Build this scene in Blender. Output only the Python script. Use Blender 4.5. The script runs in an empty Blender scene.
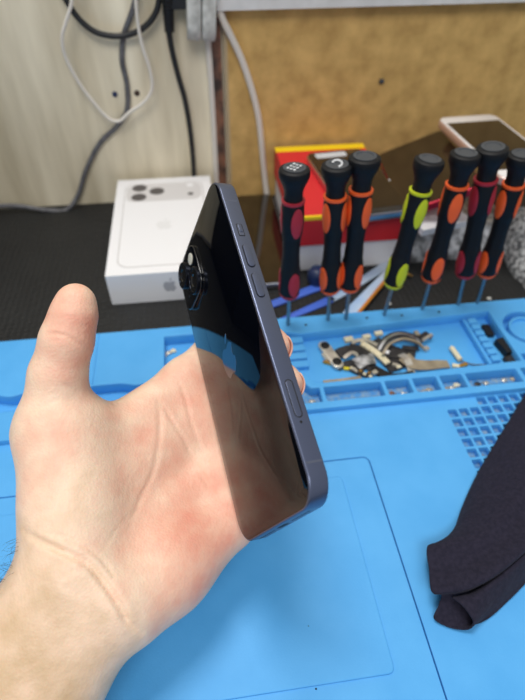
import bpy, bmesh, math, random
import numpy as np
from mathutils import Vector, Matrix, noise
random.seed(4)
PI = math.pi
S = bpy.context.scene
COL = S.collection

# ---------------------------------------------------------------- camera, light, exposure
cam_d = bpy.data.cameras.new('camera'); cam = bpy.data.objects.new('camera', cam_d); COL.objects.link(cam)
cam.matrix_world = Matrix.Translation((0, 0, 0.27)) @ Matrix([[0.99099, 0.08777, -0.10113], [-0.13344, 0.7103, -0.69114], [0.01117, 0.69841, 0.71561]]).to_4x4()
cam_d.sensor_fit = 'VERTICAL'; cam_d.sensor_height = 36.0; cam_d.sensor_width = 27.0
cam_d.lens = 505 / 700 * 36.0
cam_d.clip_start = 0.01; cam_d.clip_end = 30
cam_d.dof.use_dof = True; cam_d.dof.focus_distance = 0.212; cam_d.dof.aperture_fstop = 9.5
S.camera = cam
S.view_settings.view_transform = 'Standard'; S.view_settings.look = 'None'
S.view_settings.gamma = 1; S.view_settings.exposure = -0.10
S.view_settings.use_curve_mapping = False
world = bpy.data.worlds.new('world'); S.world = world; world.use_nodes = True
wn = world.node_tree; bg = wn.nodes['Background']
bg.inputs[0].default_value = (0.92, 0.95, 1.0, 1); bg.inputs[1].default_value = 0.44
def area(name, loc, target, size, sy, power, col):
    d = bpy.data.lights.new(name, 'AREA'); d.shape = 'RECTANGLE'; d.size = size; d.size_y = sy; d.energy = power; d.color = col
    o = bpy.data.objects.new(name, d); COL.objects.link(o); o.location = loc
    o.rotation_euler = (Vector(target) - Vector(loc)).to_track_quat('-Z', 'Y').to_euler(); return o
area('ceiling_or_fill_light', (-0.12, 0.45, 1.45), (0, 0.2, 0), 0.5, 0.4, 12.2, (1.0, 0.97, 0.93))
area('ceiling_or_fill_light', (-0.15, -0.9, 1.5), (0, 0.4, 0), 0.9, 0.6, 15, (1.0, 0.97, 0.93))  # front fill added to brighten the wall, not a lamp of the room

# ---------------------------------------------------------------- materials
def lin(c):
    c = c / 255.0
    return c / 12.92 if c <= 0.04045 else ((c + 0.055) / 1.055) ** 2.4
def rgb(*c): return (lin(c[0]), lin(c[1]), lin(c[2]), 1)
def mat(name, col, rough=0.5, metal=0.0, col2=None, scale=20.0, detail=4, bump=0.0, bscale=None, coat=0.0, spec=0.5,
        stretch=None, trans=0.0, sss=0.0, sheen=0.0, bdist=0.001, lo=0.35, hi=0.65, alpha=1.0):
    m = bpy.data.materials.new(name); m.use_nodes = True; nt = m.node_tree; b = nt.nodes['Principled BSDF']
    b.inputs['Base Color'].default_value = col; b.inputs['Roughness'].default_value = rough
    b.inputs['Metallic'].default_value = metal; b.inputs['Coat Weight'].default_value = coat
    b.inputs['Coat Roughness'].default_value = 0.03
    b.inputs['Specular IOR Level'].default_value = spec; b.inputs['Transmission Weight'].default_value = trans
    b.inputs['Sheen Weight'].default_value = sheen; b.inputs['Alpha'].default_value = alpha
    if sss:
        b.inputs['Subsurface Weight'].default_value = sss; b.inputs['Subsurface Radius'].default_value = (1, .35, .2)
        b.inputs['Subsurface Scale'].default_value = 0.003
    tc = nt.nodes.new('ShaderNodeTexCoord'); mp = nt.nodes.new('ShaderNodeMapping')
    nt.links.new(tc.outputs['Object'], mp.inputs[0])
    if stretch: mp.inputs['Scale'].default_value = stretch
    if col2 is not None:
        n = nt.nodes.new('ShaderNodeTexNoise'); n.inputs['Scale'].default_value = scale; n.inputs['Detail'].default_value = detail
        r = nt.nodes.new('ShaderNodeValToRGB'); r.color_ramp.elements[0].color = col; r.color_ramp.elements[1].color = col2
        r.color_ramp.elements[0].position = lo; r.color_ramp.elements[1].position = hi
        nt.links.new(mp.outputs[0], n.inputs['Vector']); nt.links.new(n.outputs[0], r.inputs[0]); nt.links.new(r.outputs[0], b.inputs['Base Color'])
    if bump:
        n2 = nt.nodes.new('ShaderNodeTexNoise'); n2.inputs['Scale'].default_value = bscale or scale; n2.inputs['Detail'].default_value = 5
        bp = nt.nodes.new('ShaderNodeBump'); bp.inputs['Strength'].default_value = bump; bp.inputs['Distance'].default_value = bdist
        nt.links.new(mp.outputs[0], n2.inputs['Vector']); nt.links.new(n2.outputs[0], bp.inputs['Height']); nt.links.new(bp.outputs[0], b.inputs['Normal'])
    return m
M = {}
M['mat_blue'] = mat('blue_silicone', rgb(80, 166, 230), .5, col2=rgb(87, 172, 235), scale=40, bump=.15, bscale=900, bdist=.0004, spec=.35)
M['dusty_floor'] = mat('dusty_silicone', rgb(74, 142, 198), .7, col2=rgb(150, 166, 168), scale=260, detail=6, lo=.42, hi=.75)
M['wall'] = mat('pale_wood_laminate', rgb(200, 188, 160), .6, col2=rgb(252, 242, 216), scale=11, stretch=(3.2, 1, .45), detail=6, lo=.3, hi=.7)
M['mdf'] = mat('brown_hardboard', rgb(184, 148, 86), .8, col2=rgb(222, 184, 114), scale=55, detail=8, bump=.2, bscale=300, lo=.3, hi=.7)
M['mdf_edge'] = mat('hardboard_edge', rgb(186, 166, 132), .8)
M['white_pl'] = mat('white_plastic', rgb(226, 226, 224), .45, col2=rgb(212, 212, 210), scale=60)
M['dusty_pl'] = mat('dusty_white_plastic', rgb(176, 176, 170), .6, col2=rgb(214, 214, 208), scale=140, detail=8)
M['white_card'] = mat('white_card', rgb(238, 238, 240), .55)
M['grey_print'] = mat('pale_grey_print', rgb(212, 210, 210), .5)
M['faint_print'] = mat('faint_print', rgb(229, 229, 230), .5)
M['grey_line'] = mat('grey_print_line', rgb(184, 181, 179), .5)
M['grey_logo'] = mat('grey_logo_foil', rgb(176, 178, 184), .35)
M['lens_print'] = mat('dark_grey_print', rgb(84, 80, 80), .5)
M['white_cord'] = mat('white_cable', rgb(222, 216, 206), .5)
M['grey_cord'] = mat('grey_cable', rgb(108, 108, 112), .6, col2=rgb(80, 80, 84), scale=300)
M['black_rub'] = mat('black_rubber', rgb(26, 27, 30), .5, bump=.2, bscale=500)
M['black_soft'] = mat('soft_black_handle', rgb(13, 14, 18), .55, spec=.3)
M['cap_grey'] = mat('dark_grey_cap_disc', rgb(62, 66, 72), .45)
M['steel'] = mat('steel', rgb(150, 156, 160), .3, metal=1)
M['orange'] = mat('orange_grip', rgb(240, 96, 38), .5)
M['red'] = mat('red_grip', rgb(166, 36, 52), .5)
M['lime'] = mat('lime_grip', rgb(196, 208, 30), .5)
M['label_w'] = mat('white_label', rgb(205, 208, 212), .5)
M['box_red'] = mat('red_printed_card', rgb(214, 40, 46), .5)
M['box_yel'] = mat('yellow_printed_card', rgb(250, 214, 24), .5)
M['screen'] = mat('black_glass_screen', rgb(16, 14, 13), .06, coat=1.0)
M['screen_br'] = mat('dusty_brown_black_screen', rgb(34, 25, 21), .2, coat=.4, col2=rgb(27, 20, 18), scale=30)
M['silver'] = mat('silver_frame', rgb(196, 198, 204), .28, metal=1)
M['rose'] = mat('rose_gold_frame', rgb(226, 196, 186), .35, metal=.6)
M['white_gl'] = mat('white_glass_bezel', rgb(232, 228, 226), .25)
M['redframe'] = mat('red_metal_frame', rgb(176, 36, 56), .35, metal=.6)
M['midnight'] = mat('midnight_aluminium', rgb(104, 112, 136), .34, metal=.85)
M['midline'] = mat('dark_antenna_line', rgb(74, 80, 96), .5)
M['glass_back'] = mat('midnight_glass', rgb(2, 4, 11), .03, spec=.33)
M['glass_cam'] = mat('camera_glass', rgb(5, 8, 16), .08, spec=.6)
M['lens_ring'] = mat('black_lens_ring', rgb(30, 34, 44), .3, metal=.8)
M['lens_gl'] = mat('lens_glass', rgb(3, 4, 8), .02, coat=1.0)
M['flash'] = mat('flash_lens', rgb(216, 214, 200), .3)
M['logo'] = mat('mirror_logo', rgb(88, 96, 108), .08, metal=1)
M['black'] = mat('deep_black', rgb(6, 6, 7), .6)
M['cloth'] = mat('navy_cloth', rgb(34, 33, 47), .95, col2=rgb(43, 41, 56), scale=500, bump=.5, bscale=1500, bdist=.0006, sheen=.05, spec=.15)
M['foil'] = mat('speckled_silver_plastic', rgb(120, 122, 124), .32, metal=.45, col2=rgb(205, 207, 210), scale=150, detail=8, bump=.5, bscale=170, lo=.4, hi=.6)
M['grey_stuff'] = mat('speckled_grey_wrap', rgb(96, 98, 100), .75, col2=rgb(196, 198, 198), scale=260, detail=8, lo=.42, hi=.6, bump=.4, bscale=240)
M['blue_pl'] = mat('blue_tool_plastic', rgb(72, 110, 214), .4)
M['lblue_pl'] = mat('light_blue_tool_plastic', rgb(150, 184, 226), .35, col2=rgb(206, 220, 234), scale=20)
M['dblue'] = mat('dark_blue_plastic', rgb(26, 44, 84), .4)
M['amber'] = mat('amber_plastic', rgb(196, 124, 40), .4)
M['nickel'] = mat('nickel_bracket', rgb(190, 184, 172), .35, metal=.55, col2=rgb(222, 216, 200), scale=200)
M['beige'] = mat('beige_flex_film', rgb(176, 164, 140), .4, metal=.2, col2=rgb(146, 134, 114), scale=90)
M['cream'] = mat('cream_plastic', rgb(226, 216, 184), .5)
M['gold'] = mat('gold_contact', rgb(206, 160, 84), .3, metal=.8)
M['pcb'] = mat('dark_flex_board', rgb(32, 32, 36), .4, col2=rgb(54, 52, 52), scale=250)
M['yellow_t'] = mat('yellow_tape', rgb(226, 206, 40), .5)
M['copper'] = mat('rusty_metal', rgb(150, 104, 80), .6, metal=.3, col2=rgb(60, 50, 46), scale=60)
M['nail'] = mat('finger_nail', rgb(232, 186, 168), .3)
M['hair'] = mat('dark_hair', rgb(40, 28, 22), .6)

# desk: black rubbery sheet with a fine honeycomb relief
def desk_mat():
    m = mat('black_honeycomb_rubber', rgb(14, 15, 15), .65, col2=rgb(21, 22, 22), scale=25)
    nt = m.node_tree; b = nt.nodes['Principled BSDF']
    tc = nt.nodes.new('ShaderNodeTexCoord'); v = nt.nodes.new('ShaderNodeTexVoronoi'); v.inputs['Scale'].default_value = 210
    v.inputs['Randomness'].default_value = 0.25
    bp = nt.nodes.new('ShaderNodeBump'); bp.inputs['Strength'].default_value = .9; bp.inputs['Distance'].default_value = .0012
    nt.links.new(tc.outputs['Object'], v.inputs['Vector']); nt.links.new(v.outputs['Distance'], bp.inputs['Height'])
    nt.links.new(bp.outputs[0], b.inputs['Normal']); return m
M['desk'] = desk_mat()

def skin_mat():
    m = mat('skin', rgb(224, 178, 150), .48, sss=.0, spec=.4)
    nt = m.node_tree; b = nt.nodes['Principled BSDF']
    tc = nt.nodes.new('ShaderNodeTexCoord'); n = nt.nodes.new('ShaderNodeTexNoise'); n.inputs['Scale'].default_value = 85; n.inputs['Detail'].default_value = 8
    at = nt.nodes.new('ShaderNodeAttribute'); at.attribute_name = 'flush'
    ad = nt.nodes.new('ShaderNodeMath'); ad.operation = 'MULTIPLY_ADD'; ad.inputs[1].default_value = .62; 
    nt.links.new(n.outputs[0], ad.inputs[0]); nt.links.new(at.outputs['Fac'], ad.inputs[2])
    r = nt.nodes.new('ShaderNodeValToRGB'); e = r.color_ramp.elements
    e[0].position = .12; e[0].color = rgb(200, 170, 132)
    e[1].position = 1.1; e[1].color = rgb(226, 142, 122)
    x = e.new(.5); x.color = rgb(242, 212, 186)
    x = e.new(.8); x.color = rgb(234, 176, 152)
    nt.links.new(tc.outputs['Object'], n.inputs['Vector']); nt.links.new(ad.outputs[0], r.inputs[0]); nt.links.new(r.outputs[0], b.inputs['Base Color'])
    b.inputs['Subsurface Weight'].default_value = .12; b.inputs['Subsurface Radius'].default_value = (1, .35, .2); b.inputs['Subsurface Scale'].default_value = .004
    v = nt.nodes.new('ShaderNodeTexVoronoi'); v.inputs['Scale'].default_value = 900
    n2 = nt.nodes.new('ShaderNodeTexNoise'); n2.inputs['Scale'].default_value = 260; n2.inputs['Detail'].default_value = 6
    b1 = nt.nodes.new('ShaderNodeBump'); b1.inputs['Strength'].default_value = .3; b1.inputs['Distance'].default_value = .0003
    b2 = nt.nodes.new('ShaderNodeBump'); b2.inputs['Strength'].default_value = .35; b2.inputs['Distance'].default_value = .0008
    for nn in (v, n2): nt.links.new(tc.outputs['Object'], nn.inputs['Vector'])
    nt.links.new(v.outputs['Distance'], b1.inputs['Height']); nt.links.new(n2.outputs[0], b2.inputs['Height'])
    nt.links.new(b1.outputs[0], b2.inputs['Normal']); nt.links.new(b2.outputs[0], b.inputs['Normal'])
    return m
M['skin'] = skin_mat()

# ---------------------------------------------------------------- helpers
def tag(o, label=None, cat=None, group=None, kind=None):
    if label: o['label'] = label
    if cat: o['category'] = cat
    if group: o['group'] = group
    if kind: o['kind'] = kind
    return o
def empty(name, loc=(0, 0, 0), rot=None):
    o = bpy.data.objects.new(name, None); o.empty_display_size = .01; COL.objects.link(o); o.location = loc
    if rot is not None: o.rotation_euler = rot
    return o
def link(name, bm, m, parent=None, smooth=False, sharp=40):
    bmesh.ops.recalc_face_normals(bm, faces=bm.faces)
    me = bpy.data.meshes.new(name); bm.to_mesh(me); bm.free()
    return link_me(name, me, m, parent, smooth, sharp)
def link_me(name, me, m, parent=None, smooth=False, sharp=40):
    if not isinstance(m, (list, tuple)): m = [m]
    for x in m: me.materials.append(x)
    o = bpy.data.objects.new(name, me); COL.objects.link(o)
    if parent: o.parent = parent
    if smooth:
        me.shade_smooth()
        me.set_sharp_from_angle(angle=math.radians(sharp))
    return o
def box(bm, a, b, M4=None, mi=0):
    x0, y0, z0 = a; x1, y1, z1 = b
    vs = [bm.verts.new(Vector(p)) for p in ((x0,y0,z0),(x1,y0,z0),(x1,y1,z0),(x0,y1,z0),(x0,y0,z1),(x1,y0,z1),(x1,y1,z1),(x0,y1,z1))]
    if M4:
        for v in vs: v.co = M4 @ v.co
    for f in ((0,3,2,1),(4,5,6,7),(0,1,5,4),(1,2,6,5),(2,3,7,6),(3,0,4,7)):
        bm.faces.new([vs[i] for i in f]).material_index = mi
    return vs
def bevel(bm, w, seg=2, ang=30):
    ed = [e for e in bm.edges if e.is_manifold and e.calc_face_angle(0) > math.radians(ang)]
    bmesh.ops.bevel(bm, geom=ed, offset=w, segments=seg, affect='EDGES', clamp_overlap=True)
def rrect(w, h, r, n=8, cx=0, cy=0):
    out = []
    for k, (sx, sy) in enumerate(((1, 1), (-1, 1), (-1, -1), (1, -1))):
        for i in range(n + 1):
            a = PI / 2 * (k + i / n)
            out.append((cx + sx * (w / 2 - r) + r * math.cos(a), cy + sy * (h / 2 - r) + r * math.sin(a)))
    return out
def prism(bm, pts, z0, z1, bev=0.0, M4=None, mi=0, seg=2):
    """closed 2D outline (counter-clockwise) extruded z0..z1, with rounded top and bottom rims"""
    n = len(pts)
    cx = sum(p[0] for p in pts) / n; cy = sum(p[1] for p in pts) / n
    def inset(d):
        res = []
        for i in range(n):
            p0 = Vector(pts[i - 1]); p = Vector(pts[i]); p1 = Vector(pts[(i + 1) % n])
            e0 = (p - p0); e1 = (p1 - p)
            if e0.length < 1e-9: e0 = e1
            if e1.length < 1e-9: e1 = e0
            e0.normalize(); e1.normalize()
            nn = Vector((-(e0.y + e1.y), e0.x + e1.x))
            if nn.length < 1e-6: nn = Vector((-e0.y, e0.x))
            nn.normalize(); c = max(.35, nn.dot(Vector((-e0.y, e0.x))))
            res.append(p + nn * d / c)
        return res
    loops = []
    if bev > 0:
        for i in range(seg + 1):
            a = PI / 2 * i / seg
            loops.append((inset(bev * (1 - math.sin(a))), z0 + bev * (1 - math.cos(a))))
        for i in range(seg + 1):
            a = PI / 2 * i / seg
            loops.append((inset(bev * (1 - math.cos(a))), z1 - bev * (1 - math.sin(a))))
    else:
        loops = [(inset(0), z0), (inset(0), z1)]
    rings = []
    for lp, z in loops:
        rings.append([bm.verts.new(M4 @ Vector((p[0], p[1], z)) if M4 else Vector((p[0], p[1], z))) for p in lp])
    for a, b in zip(rings, rings[1:]):
        for i in range(n):
            try: bm.faces.new((a[i], a[(i + 1) % n], b[(i + 1) % n], b[i])).material_index = mi
            except ValueError: pass
    bm.faces.new(rings[0][::-1]).material_index = mi; bm.faces.new(rings[-1]).material_index = mi
def lathe(bm, prof, n=32, M4=None, mi=0):
    rings = []
    for r, z in prof:
        rings.append([bm.verts.new((M4 or Matrix()) @ Vector((r * math.cos(2 * PI * i / n), r * math.sin(2 * PI * i / n), z))) for i in range(n)])
    for a, b in zip(rings, rings[1:]):
        for i in range(n): bm.faces.new((a[i], a[(i + 1) % n], b[(i + 1) % n], b[i])).material_index = mi
    bm.faces.new(rings[0][::-1]).material_index = mi; bm.faces.new(rings[-1]).material_index = mi
def catmull(P, k=8):
    P = [Vector(p) for p in P]; out = []
    for i in range(len(P) - 1):
        a = P[max(i - 1, 0)]; b = P[i]; c = P[i + 1]; d = P[min(i + 2, len(P) - 1)]
        for j in range(k):
            t = j / k
            out.append(.5 * ((2 * b) + (c - a) * t + (2 * a - 5 * b + 4 * c - d) * t * t + (3 * b - a - 3 * c + d) * t ** 3))
    out.append(P[-1]); return out
def tube(bm, P, r, n=10, k=8, flat=1.0, mi=0, smooth=True):
    Q = catmull(P, k) if smooth else [Vector(p) for p in P]
    rings = []; up = Vector((0, 0, 1)); t0 = (Q[1] - Q[0]).normalized()
    if abs(t0.dot(up)) > .95: up = Vector((1, 0, 0))
    s = t0.cross(up).normalized()
    for i, q in enumerate(Q):
        t = (Q[min(i + 1, len(Q) - 1)] - Q[max(i - 1, 0)]).normalized()
        s = (s - t * s.dot(t)).normalized(); u = s.cross(t).normalized()
        rr = r[0] + (r[1] - r[0]) * i / (len(Q) - 1) if isinstance(r, (tuple, list)) else r
        rings.append([bm.verts.new(q + s * rr * math.cos(2 * PI * a / n) + u * rr * flat * math.sin(2 * PI * a / n)) for a in range(n)])
    for a, b in zip(rings, rings[1:]):
        for i in range(n): bm.faces.new((a[i], a[(i + 1) % n], b[(i + 1) % n], b[i])).material_index = mi
    bm.faces.new(rings[0][::-1]); bm.faces.new(rings[-1])
def slab_mesh(outline, holes, z0, z1, bev):
    """flat sheet with an outline and holes, rounded edges, as a mesh datablock"""
    cu = bpy.data.curves.new('slab', 'CURVE'); cu.dimensions = '2D'; cu.fill_mode = 'BOTH'
    cu.extrude = (z1 - z0) / 2 - bev; cu.bevel_depth = bev; cu.bevel_resolution = 1; cu.offset = -bev
    for pts in [outline] + list(holes):
        sp = cu.splines.new('POLY'); sp.points.add(len(pts) - 1); sp.use_cyclic_u = True
        for i, p in enumerate(pts): sp.points[i].co = (p[0], p[1], 0, 1)
    o = bpy.data.objects.new('slab', cu); COL.objects.link(o)
    dg = bpy.context.evaluated_depsgraph_get(); dg.update()
    me = bpy.data.meshes.new_from_object(o.evaluated_get(dg))
    bpy.data.objects.remove(o)
    me.transform(Matrix.Translation((0, 0, (z0 + z1) / 2))); return me
def frame_mat(o, ux, uy):
    """matrix with origin o, local x along ux and local y near uy"""
    x = Vector(ux).normalized(); z = x.cross(Vector(uy)).normalized(); y = z.cross(x)
    m = Matrix((x, y, z)).transposed().to_4x4(); m.translation = Vector(o); return m
APPLE = [(0,.36),(.1,.41),(.22,.45),(.34,.42),(.43,.34),(.47,.29),(.40,.23),(.35,.14),(.345,.04),(.38,-.05),(.43,-.10),(.49,-.13),(.45,-.25),(.38,-.38),(.30,-.48),(.22,-.525),(.14,-.51),(.06,-.475),(-.04,-.475),(-.13,-.51),(-.21,-.525),(-.30,-.47),(-.38,-.36),(-.45,-.2),(-.49,-.02),(-.485,.15),(-.44,.29),(-.36,.39),(-.25,.445),(-.13,.42)]
LEAF = [(.01,.50),(.10,.52),(.18,.60),(.22,.70),(.22,.76),(.13,.74),(.05,.67),(.01,.58)]
def apple(bm, s, z0, z1, M4=None, cx=0, cy=0):
    for poly in (APPLE, LEAF):
        prism(bm, [(cx + x * s, cy + (y - .1) * s) for x, y in poly][::-1] if area2(poly) < 0 else [(cx + x * s, cy + (y - .1) * s) for x, y in poly], z0, z1, 0, M4)
def area2(p): return sum(p[i - 1][0] * p[i][1] - p[i][0] * p[i - 1][1] for i in range(len(p)))

DZ = -0.006     # desk top
# ---------------------------------------------------------------- setting
bm = bmesh.new(); box(bm, (-.75, -.25, DZ - .03), (.85, .505, DZ)); bevel(bm, .002)
tag(link('desk', bm, M['desk']), 'black desk top covered with a fine honeycomb rubber sheet', 'desk')
bm = bmesh.new(); box(bm, (-.75, .503, -.6), (.85, .53, .9))
tag(link('wall_back', bm, M['wall']), 'pale grey-beige wood-grain wall panel behind the desk', kind='structure')
# the two seams of the wall panel (thin cover strips)
bm = bmesh.new(); box(bm, (-.004, .5015, DZ), (.024, .503, .5))
tag(link('trim_1', bm, M['wall']), 'pale cover strip on the wall seam', kind='structure')

# brown hardboard leaning on the wall
t = empty('hardboard_panel', (.30, .4995, DZ))
tag(t, 'brown fibre hardboard sheet standing upright behind the screwdrivers', 'board')
bm = bmesh.new(); box(bm, (.0375 - .30, -.0005, 0), (.82 - .30, .0035, .185)); bevel(bm, .0004, 1)
link('board', bm, M['mdf'], t)
bm = bmesh.new(); box(bm, (.0345 - .30, -.0010, 0), (.0375 - .30, .0035, .185)); bevel(bm, .0004, 1)
link('edge_strip', bm, M['mdf_edge'], t)
bm = bmesh.new(); tube(bm, [Vector((.30 - .30 - .119, -.0012, .112)), Vector((-.115, -.0012, .112))], .0022, 8, 1)
# small dark scratch on the board
link('dark_mark', bm, M['cap_grey'], t)

# white shelf edge above the hardboard
bm = bmesh.new()
a = Vector((0.0293, 0.4880, 0.1675)); b = Vector((0.2972, 0.4880, 0.1696)); d = (b - a).normalized()
fm = frame_mat(a, d, (0, 1, 0))
box(bm, (0, 0, 0), (.5, .0115, .012), fm); bevel(bm, .001)
link_o = link('white_shelf', bm, M['white_pl']); tag(link_o, 'white shelf board with its front edge above the brown hardboard', 'shelf')

# screw and hole on the wall
bm = bmesh.new(); lathe(bm, [(.0024, 0), (.0024, .0012), (.0014, .0018)], 16, Matrix.Translation((-0.0664, 0.5032, 0.1016)) @ Matrix.Rotation(PI / 2, 4, 'X'))
tag(link('screw_head', bm, M['dblue'], None, True), 'small blue-grey screw head in the pale wall, left of the brown plug', 'screw')
bm = bmesh.new(); lathe(bm, [(.0026, 0), (.0026, .0008), (.0012, .001)], 16, Matrix.Translation((-0.0466, 0.5032, 0.1018)) @ Matrix.Rotation(PI / 2, 4, 'X'))
tag(link('wall_plug', bm, M['copper'], None, True), 'small round brown plug in the pale wall beside the grey cable', 'plug')

# rusty metal strip in the gap beside the hardboard
bm = bmesh.new(); box(bm, ((0.0234, 0.5000, 0.0943)[0], .4965, DZ), ((0.0234, 0.5000, 0.0943)[0] + .0085, .5025, .16)); bevel(bm, .001)
tag(link('metal_strip', bm, M['copper']), 'narrow rusty metal strip standing left of the hardboard edge', 'metal strip')

# cables
def cable(name, P, r, m, label, flat=1.0):
    bm = bmesh.new(); tube(bm, P, r, 12, 8, flat)
    return tag(link(name, bm, M[m], None, True, 60), label, 'cable')
cable('black_cable', [(-0.0963, 0.4940, 0.1949), (-0.0894, 0.4940, 0.1757), (-0.0819, 0.4940, 0.1619), (-0.0697, 0.4940, 0.1525), (-0.0516, 0.4955, 0.1495), (-0.0335, 0.4940, 0.1546), (-0.0203, 0.4940, 0.1664), (-0.0149, 0.4940, 0.1826), (-0.0126, 0.4940, 0.2004)], .0024, 'black_rub', 'thick black cable hanging in a loop on the pale wall')
cable('grey_cable', [(-0.0264, 0.4975, 0.2000), (-0.0374, 0.4975, 0.1708), (-0.0495, 0.5000, 0.1491), (-0.0546, 0.5000, 0.1302), (-0.0540, 0.5000, 0.1099), (-0.0578, 0.5000, 0.0884), (-0.0696, 0.5000, 0.0742), (-0.0887, 0.5000, 0.0589), (-0.1077, 0.4990, 0.0330), (-0.1216, 0.4980, 0.0073), (-0.1364, 0.4930, -0.0061), (-0.1568, 0.4920, -0.0041), (-0.1823, 0.4940, 0.0010), (-0.2090, 0.4940, 0.0027), (-0.2553, 0.4940, 0.0068)], .0023, 'grey_cord', 'grey cable running down the wall and along the desk edge')
cable('white_cable', [(-0.0783, 0.4880, 0.1957), (-0.0838, 0.4880, 0.1767), (-0.0922, 0.4880, 0.1621), (-0.0982, 0.4880, 0.1510), (-0.0991, 0.4890, 0.1360), (-0.0926, 0.4890, 0.1155), (-0.0836, 0.4890, 0.0986), (-0.0747, 0.4890, 0.0860), (-0.0654, 0.4890, 0.0829), (-0.0542, 0.4890, 0.0905), (-0.0393, 0.4890, 0.0995), (-0.0315, 0.4890, 0.1102), (-0.0311, 0.4890, 0.1249), (-0.0349, 0.4890, 0.1442), (-0.0356, 0.4890, 0.1657), (-0.0322, 0.4890, 0.1951)], .00145, 'white_cord', 'thin white cable hanging in a narrow loop in front of the wall')
cable('white_cable', [(0.0225, 0.4970, 0.1802), (0.0209, 0.4975, 0.1444), (0.0216, 0.4985, 0.1122), (0.0217, 0.4985, 0.0671), (0.0213, 0.4985, 0.0040), (0.0203, 0.4985, -0.0582)], .0031, 'white_cord', 'straight white cable running down from the white socket block')
cable('white_cable', [(0.0313, 0.4920, 0.1687), (0.0342, 0.4925, 0.1601), (0.0406, 0.4935, 0.1480), (0.0498, 0.4945, 0.1290), (0.0587, 0.4950, 0.1036), (0.0654, 0.4950, 0.0762), (0.0697, 0.4945, 0.0363), (0.0732, 0.4930, 0.0038), (0.0754, 0.4920, -0.0063)], .0030, 'white_cord', 'curved white cable hanging down in front of the brown hardboard')
# black power lead with its ribbed plug
t = empty('power_lead', (-0.0105, 0.4920, 0.1539)); tag(t, 'black power lead with ribbed plug hanging to the right of the cable loop', 'power lead')
o0 = t.location
bm = bmesh.new(); tube(bm, [Vector(p) - o0 for p in ((-0.0114, 0.4920, 0.1597), (-0.0110, 0.4930, 0.1425), (-0.0076, 0.4940, 0.1186), (-0.0035, 0.4950, 0.0970), (-0.0014, 0.4960, 0.0691), (-0.0011, 0.4970, 0.0388), (-0.0028, 0.4975, -0.0056))], .0024, 12)
link('lead', bm, M['black_rub'], t, True, 60)
bm = bmesh.new(); pa = Vector((-0.0087, 0.4900, 0.1947)) - o0; pb = Vector((-0.0110, 0.4920, 0.1524)) - o0
dm = frame_mat(pb, (1, 0, 0), (0, 1, 0)); ln = (pa - pb).length
pr = [(.0025, 0)]
for i in range(9): pr += [(.0042 + .0001 * i, .0005 + i * .0028), (.0042 + .0001 * i, .0018 + i * .0028), (.0034, .0019 + i * .0028), (.0034, .0028 + i * .0028)]
pr += [(.0075, .028), (.0075, ln), (.005, ln + .001)]
q = (pa - pb).to_track_quat('Z', 'Y').to_matrix().to_4x4(); q.translation = pb
lathe(bm, pr, 24, q); link('plug', bm, M['black_rub'], t, True, 35)
bm = bmesh.new(); pc = Vector((-0.0001, 0.4940, 0.1730)) - o0; box(bm, pc - Vector((.008, .006, .004)), pc + Vector((.006, .006, .03))); bevel(bm, .002)
link('plug_body', bm, M['black_rub'], t, True)
# dusty white socket block
t = empty('socket_block', (0.0158, 0.4900, 0.1610)); tag(t, 'dusty white rounded socket block at the top, beside the black plug', 'socket')
w = Vector((0.0279, 0.4850, 0.1619))[0] - Vector((0.0043, 0.4850, 0.1623))[0]
for nm, x0, x1 in (('front_shell', -w / 2, -.0004), ('back_shell', .0004, w / 2)):
    bm = bmesh.new()
    pts = rrect(.026, .075, .0115, 8, 0, .0375 - .0145)
    prism(bm, pts, x0, x1, .0016, Matrix.Rotation(PI / 2, 4, 'Z') @ Matrix.Rotation(PI / 2, 4, 'X') )
    link(nm, bm, M['dusty_pl'], t, True)
t.rotation_euler = (0, math.radians(4), 0)

# ---------------------------------------------------------------- blue repair mat
def gp(*a): return a
R4 = .004
outl = rrect(.62, .3445, .006, 6, .03, .1175)     # y -.055 .. .2897
mbm = bmesh.new()
def add_slab(*a):
    me = slab_mesh(*a); mbm.from_mesh(me); bpy.data.meshes.remove(me)
add_slab(outl, [], DZ, -.0048, .0004)
rc = lambda x0, y0, x1, y1, r=.0012: rrect(x1 - x0, y1 - y0, r, 3, (x0 + x1) / 2, (y0 + y1) / 2)
# work surface with the lattice of square pockets and the groove around the work field
grid = []
for r_ in range(9):
    for c_ in range(12):
        if r_ == 0 and c_ < 3: continue
        cx = .1570 + c_ * .0079; cy = .1944 - r_ * .0078
        if r_ > 6 and c_ < 1 : pass
        grid.append(rc(cx - .0031, cy - .0030, cx + .0031, cy + .0030, .0007))
wx0, wy0, wx1, wy1 = -.195, -.03, .0905, .1608
add_slab(rc(-.28, -.055, .34, .1985, .004), grid + [rc(wx0 - .0007, wy0 - .0007, wx1 + .0007, wy1 + .0007, .004)], -.0049, 0, .0003)
add_slab(rc(wx0, wy0, wx1, wy1, .0035), [], -.0049, 0, .0003)
add_slab(rc(-.175, .0468, .0712, .1495, .003), [], -.0049, .0010, .0006)
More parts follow.
